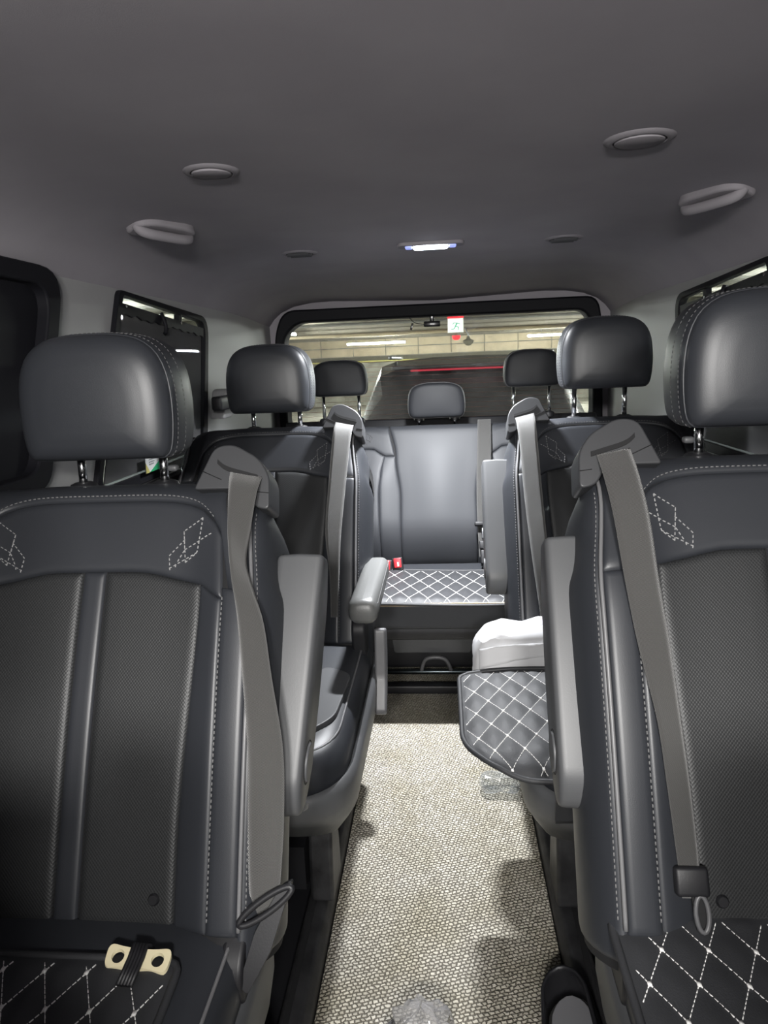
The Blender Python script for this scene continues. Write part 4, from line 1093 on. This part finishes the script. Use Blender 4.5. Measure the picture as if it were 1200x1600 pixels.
o = box('light_strip', (4.2, 25.9, 1.165), (4.6, .05, .045), 'yellow'); tag(o, 'long yellowish light strip low on the garage back wall, right', 'light strip', 'wall light strips')
tube_light((-6.4, 17.6, 1.60), 1.6, math.pi/2, 'lit white tube light seen dimly through the left sunshade')
# emergency exit sign
ex = empty('exit_sign', (.265, 12, 1.850), 'green and white lit emergency exit sign below a red lamp box', 'sign')
box('housing', (0, .03, -.17), (.27, .05, .24), 'label_white', ex, bev=.005)
box('red_lamp', (0, .02, -.025), (.27, .06, .06), 'red_lit', ex, bev=.004)
fp = lambda a, b, t: (a, -t, b)
prism('face', [(-.125, -.28), (.125, -.28), (.125, -.06), (-.125, -.06)], fp, -.004, .002, 'sign_lit', ex)
run = empty('running_figure', (.01, -.003, -.165)); run.parent = ex
tubeb = bmesh.new()
for a, b, r in (((.035, .055), (.036, .055), .020), ((.02, .03), (-.01, -.02), .016), ((.02, .03), (.065, .015), .008), ((.015, .03), (-.04, .035), .008), ((-.04, .035), (-.055, .01), .008), ((-.01, -.02), (.04, -.035), .011), ((.04, -.035), (.035, -.085), .010), ((-.01, -.02), (-.03, -.06), .011), ((-.03, -.06), (-.085, -.065), .010)):
    tube_bm(tubeb, [(a[0], 0, a[1]), (b[0], 0, b[1])], r, 8, flat=.2)
from_bm('figure', tubeb, 'sign_green', run)
al = empty('alarm_lamp', (.44, 20, 1.73), 'round orange red alarm lamp on the garage beam', 'alarm')
lathe('dome', [(.002, -.10), (.06, -.095), (.10, -.06), (.12, -.01), (.12, .03), (.002, .03)], 'red_lit', al, 18)
box('mount', (0, 0, .13), (.06, .06, .22), 'beam', al)
box('hanger', (0, .03, .068), (.03, .03, .14), 'steel', ex)
cc = empty('ceiling_camera', (.66, 17, 1.60), 'dark dome camera hanging on a bent arm from the garage ceiling', 'camera')
lathe('dome', [(.002, -.18), (.05, -.17), (.11, -.12), (.13, -.06), (.05, -.02), (.03, .04), (.002, .04)], 'band', cc, 16)
tube('arm', catmull([(0, 0, 0), (.0, 0, .08), (-.05, 0, .18), (-.12, 0, .38)], 12), .018, 'steel', cc, 8)

# dark car parked behind
car = empty('parked_car', (.24, 5.0, GZ), 'dark estate car parked behind the van, seen through the rear window', 'car')
sec = [  # y, half width low, half width belt, half width roof, z belt, z roof
    (0.0, .86, .86, .60, .92, 1.12), (.10, .90, .90, .62, .98, 1.30), (.35, .92, .92, .66, 1.0, 1.535), (.9, .93, .93, .69, 1.0, 1.60), (1.8, .93, .93, .70, .98, 1.60), (2.6, .93, .92, .66, .97, 1.50), (3.3, .92, .90, .55, .95, 1.10), (4.2, .86, .82, .5, .82, .92)]
def carring(c):
    y, a, b, r, zb, zr = c
    P = [(-a*.92, .22), (-a, .45), (-a, .70), (-b, zb), (-r-.03, zr-.05), (-r+.10, zr-.008), (-.3, zr+.012), (0, zr+.016)]
    return [(x, y, z) for x, z in P+[(-x, z) for x, z in P[-2::-1]]]
vv = []; n = None
for c in sec:
    rg = carring(c); n = len(rg); vv += rg
fs = grid_faces(n, len(sec)); fs += [tuple(range(n)), tuple(range(n*(len(sec)-1), n*len(sec)))]
body = mesh('body', vv, fs, 'car_paint', car); sharp(body, 35)
def carp(x, z): # rear glass plane follows the tail
    t = (z-.98)/(1.535-.98); return (x, .105+.245*max(0, t)-.012, z)
rw = prism('rear_window', round_poly([(-.76, 1.02), (.76, 1.02), (.60, 1.50), (-.60, 1.50)], .06), lambda a, b, t: (carp(a, b)[0], carp(a, b)[1]-t, b), -.02, .012, 'car_glass', car, bev=.004)
bm = bmesh.new()
for k in range(14): tube_bm(bm, [(-.64, carp(0, 1.08+k*.026)[1]-.014, 1.08+k*.026), (.64, carp(0, 1.08+k*.026)[1]-.014, 1.08+k*.026)], .0016, 4)
hw_ = from_bm('heating_wire', bm, None, rw); hw_.data.materials.append(bpy.data.materials['heating_wire_brown']); stuff(hw_)
box('spoiler', (0, .30, 1.545), (1.18, .20, .028), 'car_paint', car, bev=.01)
box('brake_light', (.06, .215, 1.520), (1.02, .03, .013), 'red_dim', car, bev=.003)
for s in (-1, 1):
    box('tail_lamp', (s*.76, .04, .86), (.26, .08, .16), 'red', car, bev=.02)
    box('roof_rail', (s*.62, 1.3, 1.62), (.03, 1.6, .03), 'steel', car, bev=.01)
    for y in (.75, 3.3):
        lathe('wheel', [(.002, -.10), (.20, -.10), (.31, -.09), (.33, -.05), (.33, .05), (.31, .09), (.20, .10), (.002, .10)], 'rubber', car, 28, (s*.82, y, .33), 'x')
box('bumper', (0, -.02, .45), (1.75, .16, .28), 'plastic_dark', car, bev=.05)
# neighbour's yellow bay line on the ground
o = prism('bay_line', [(-2.5, 3.5), (-2.38, 3.5), (-2.1, 10), (-2.22, 10)], lambda a, b, t: (a, b, GZ+t), 0, .004, 'yellow'); tag(o, 'yellow painted bay line on the garage ground, left of the parked car', 'bay line')
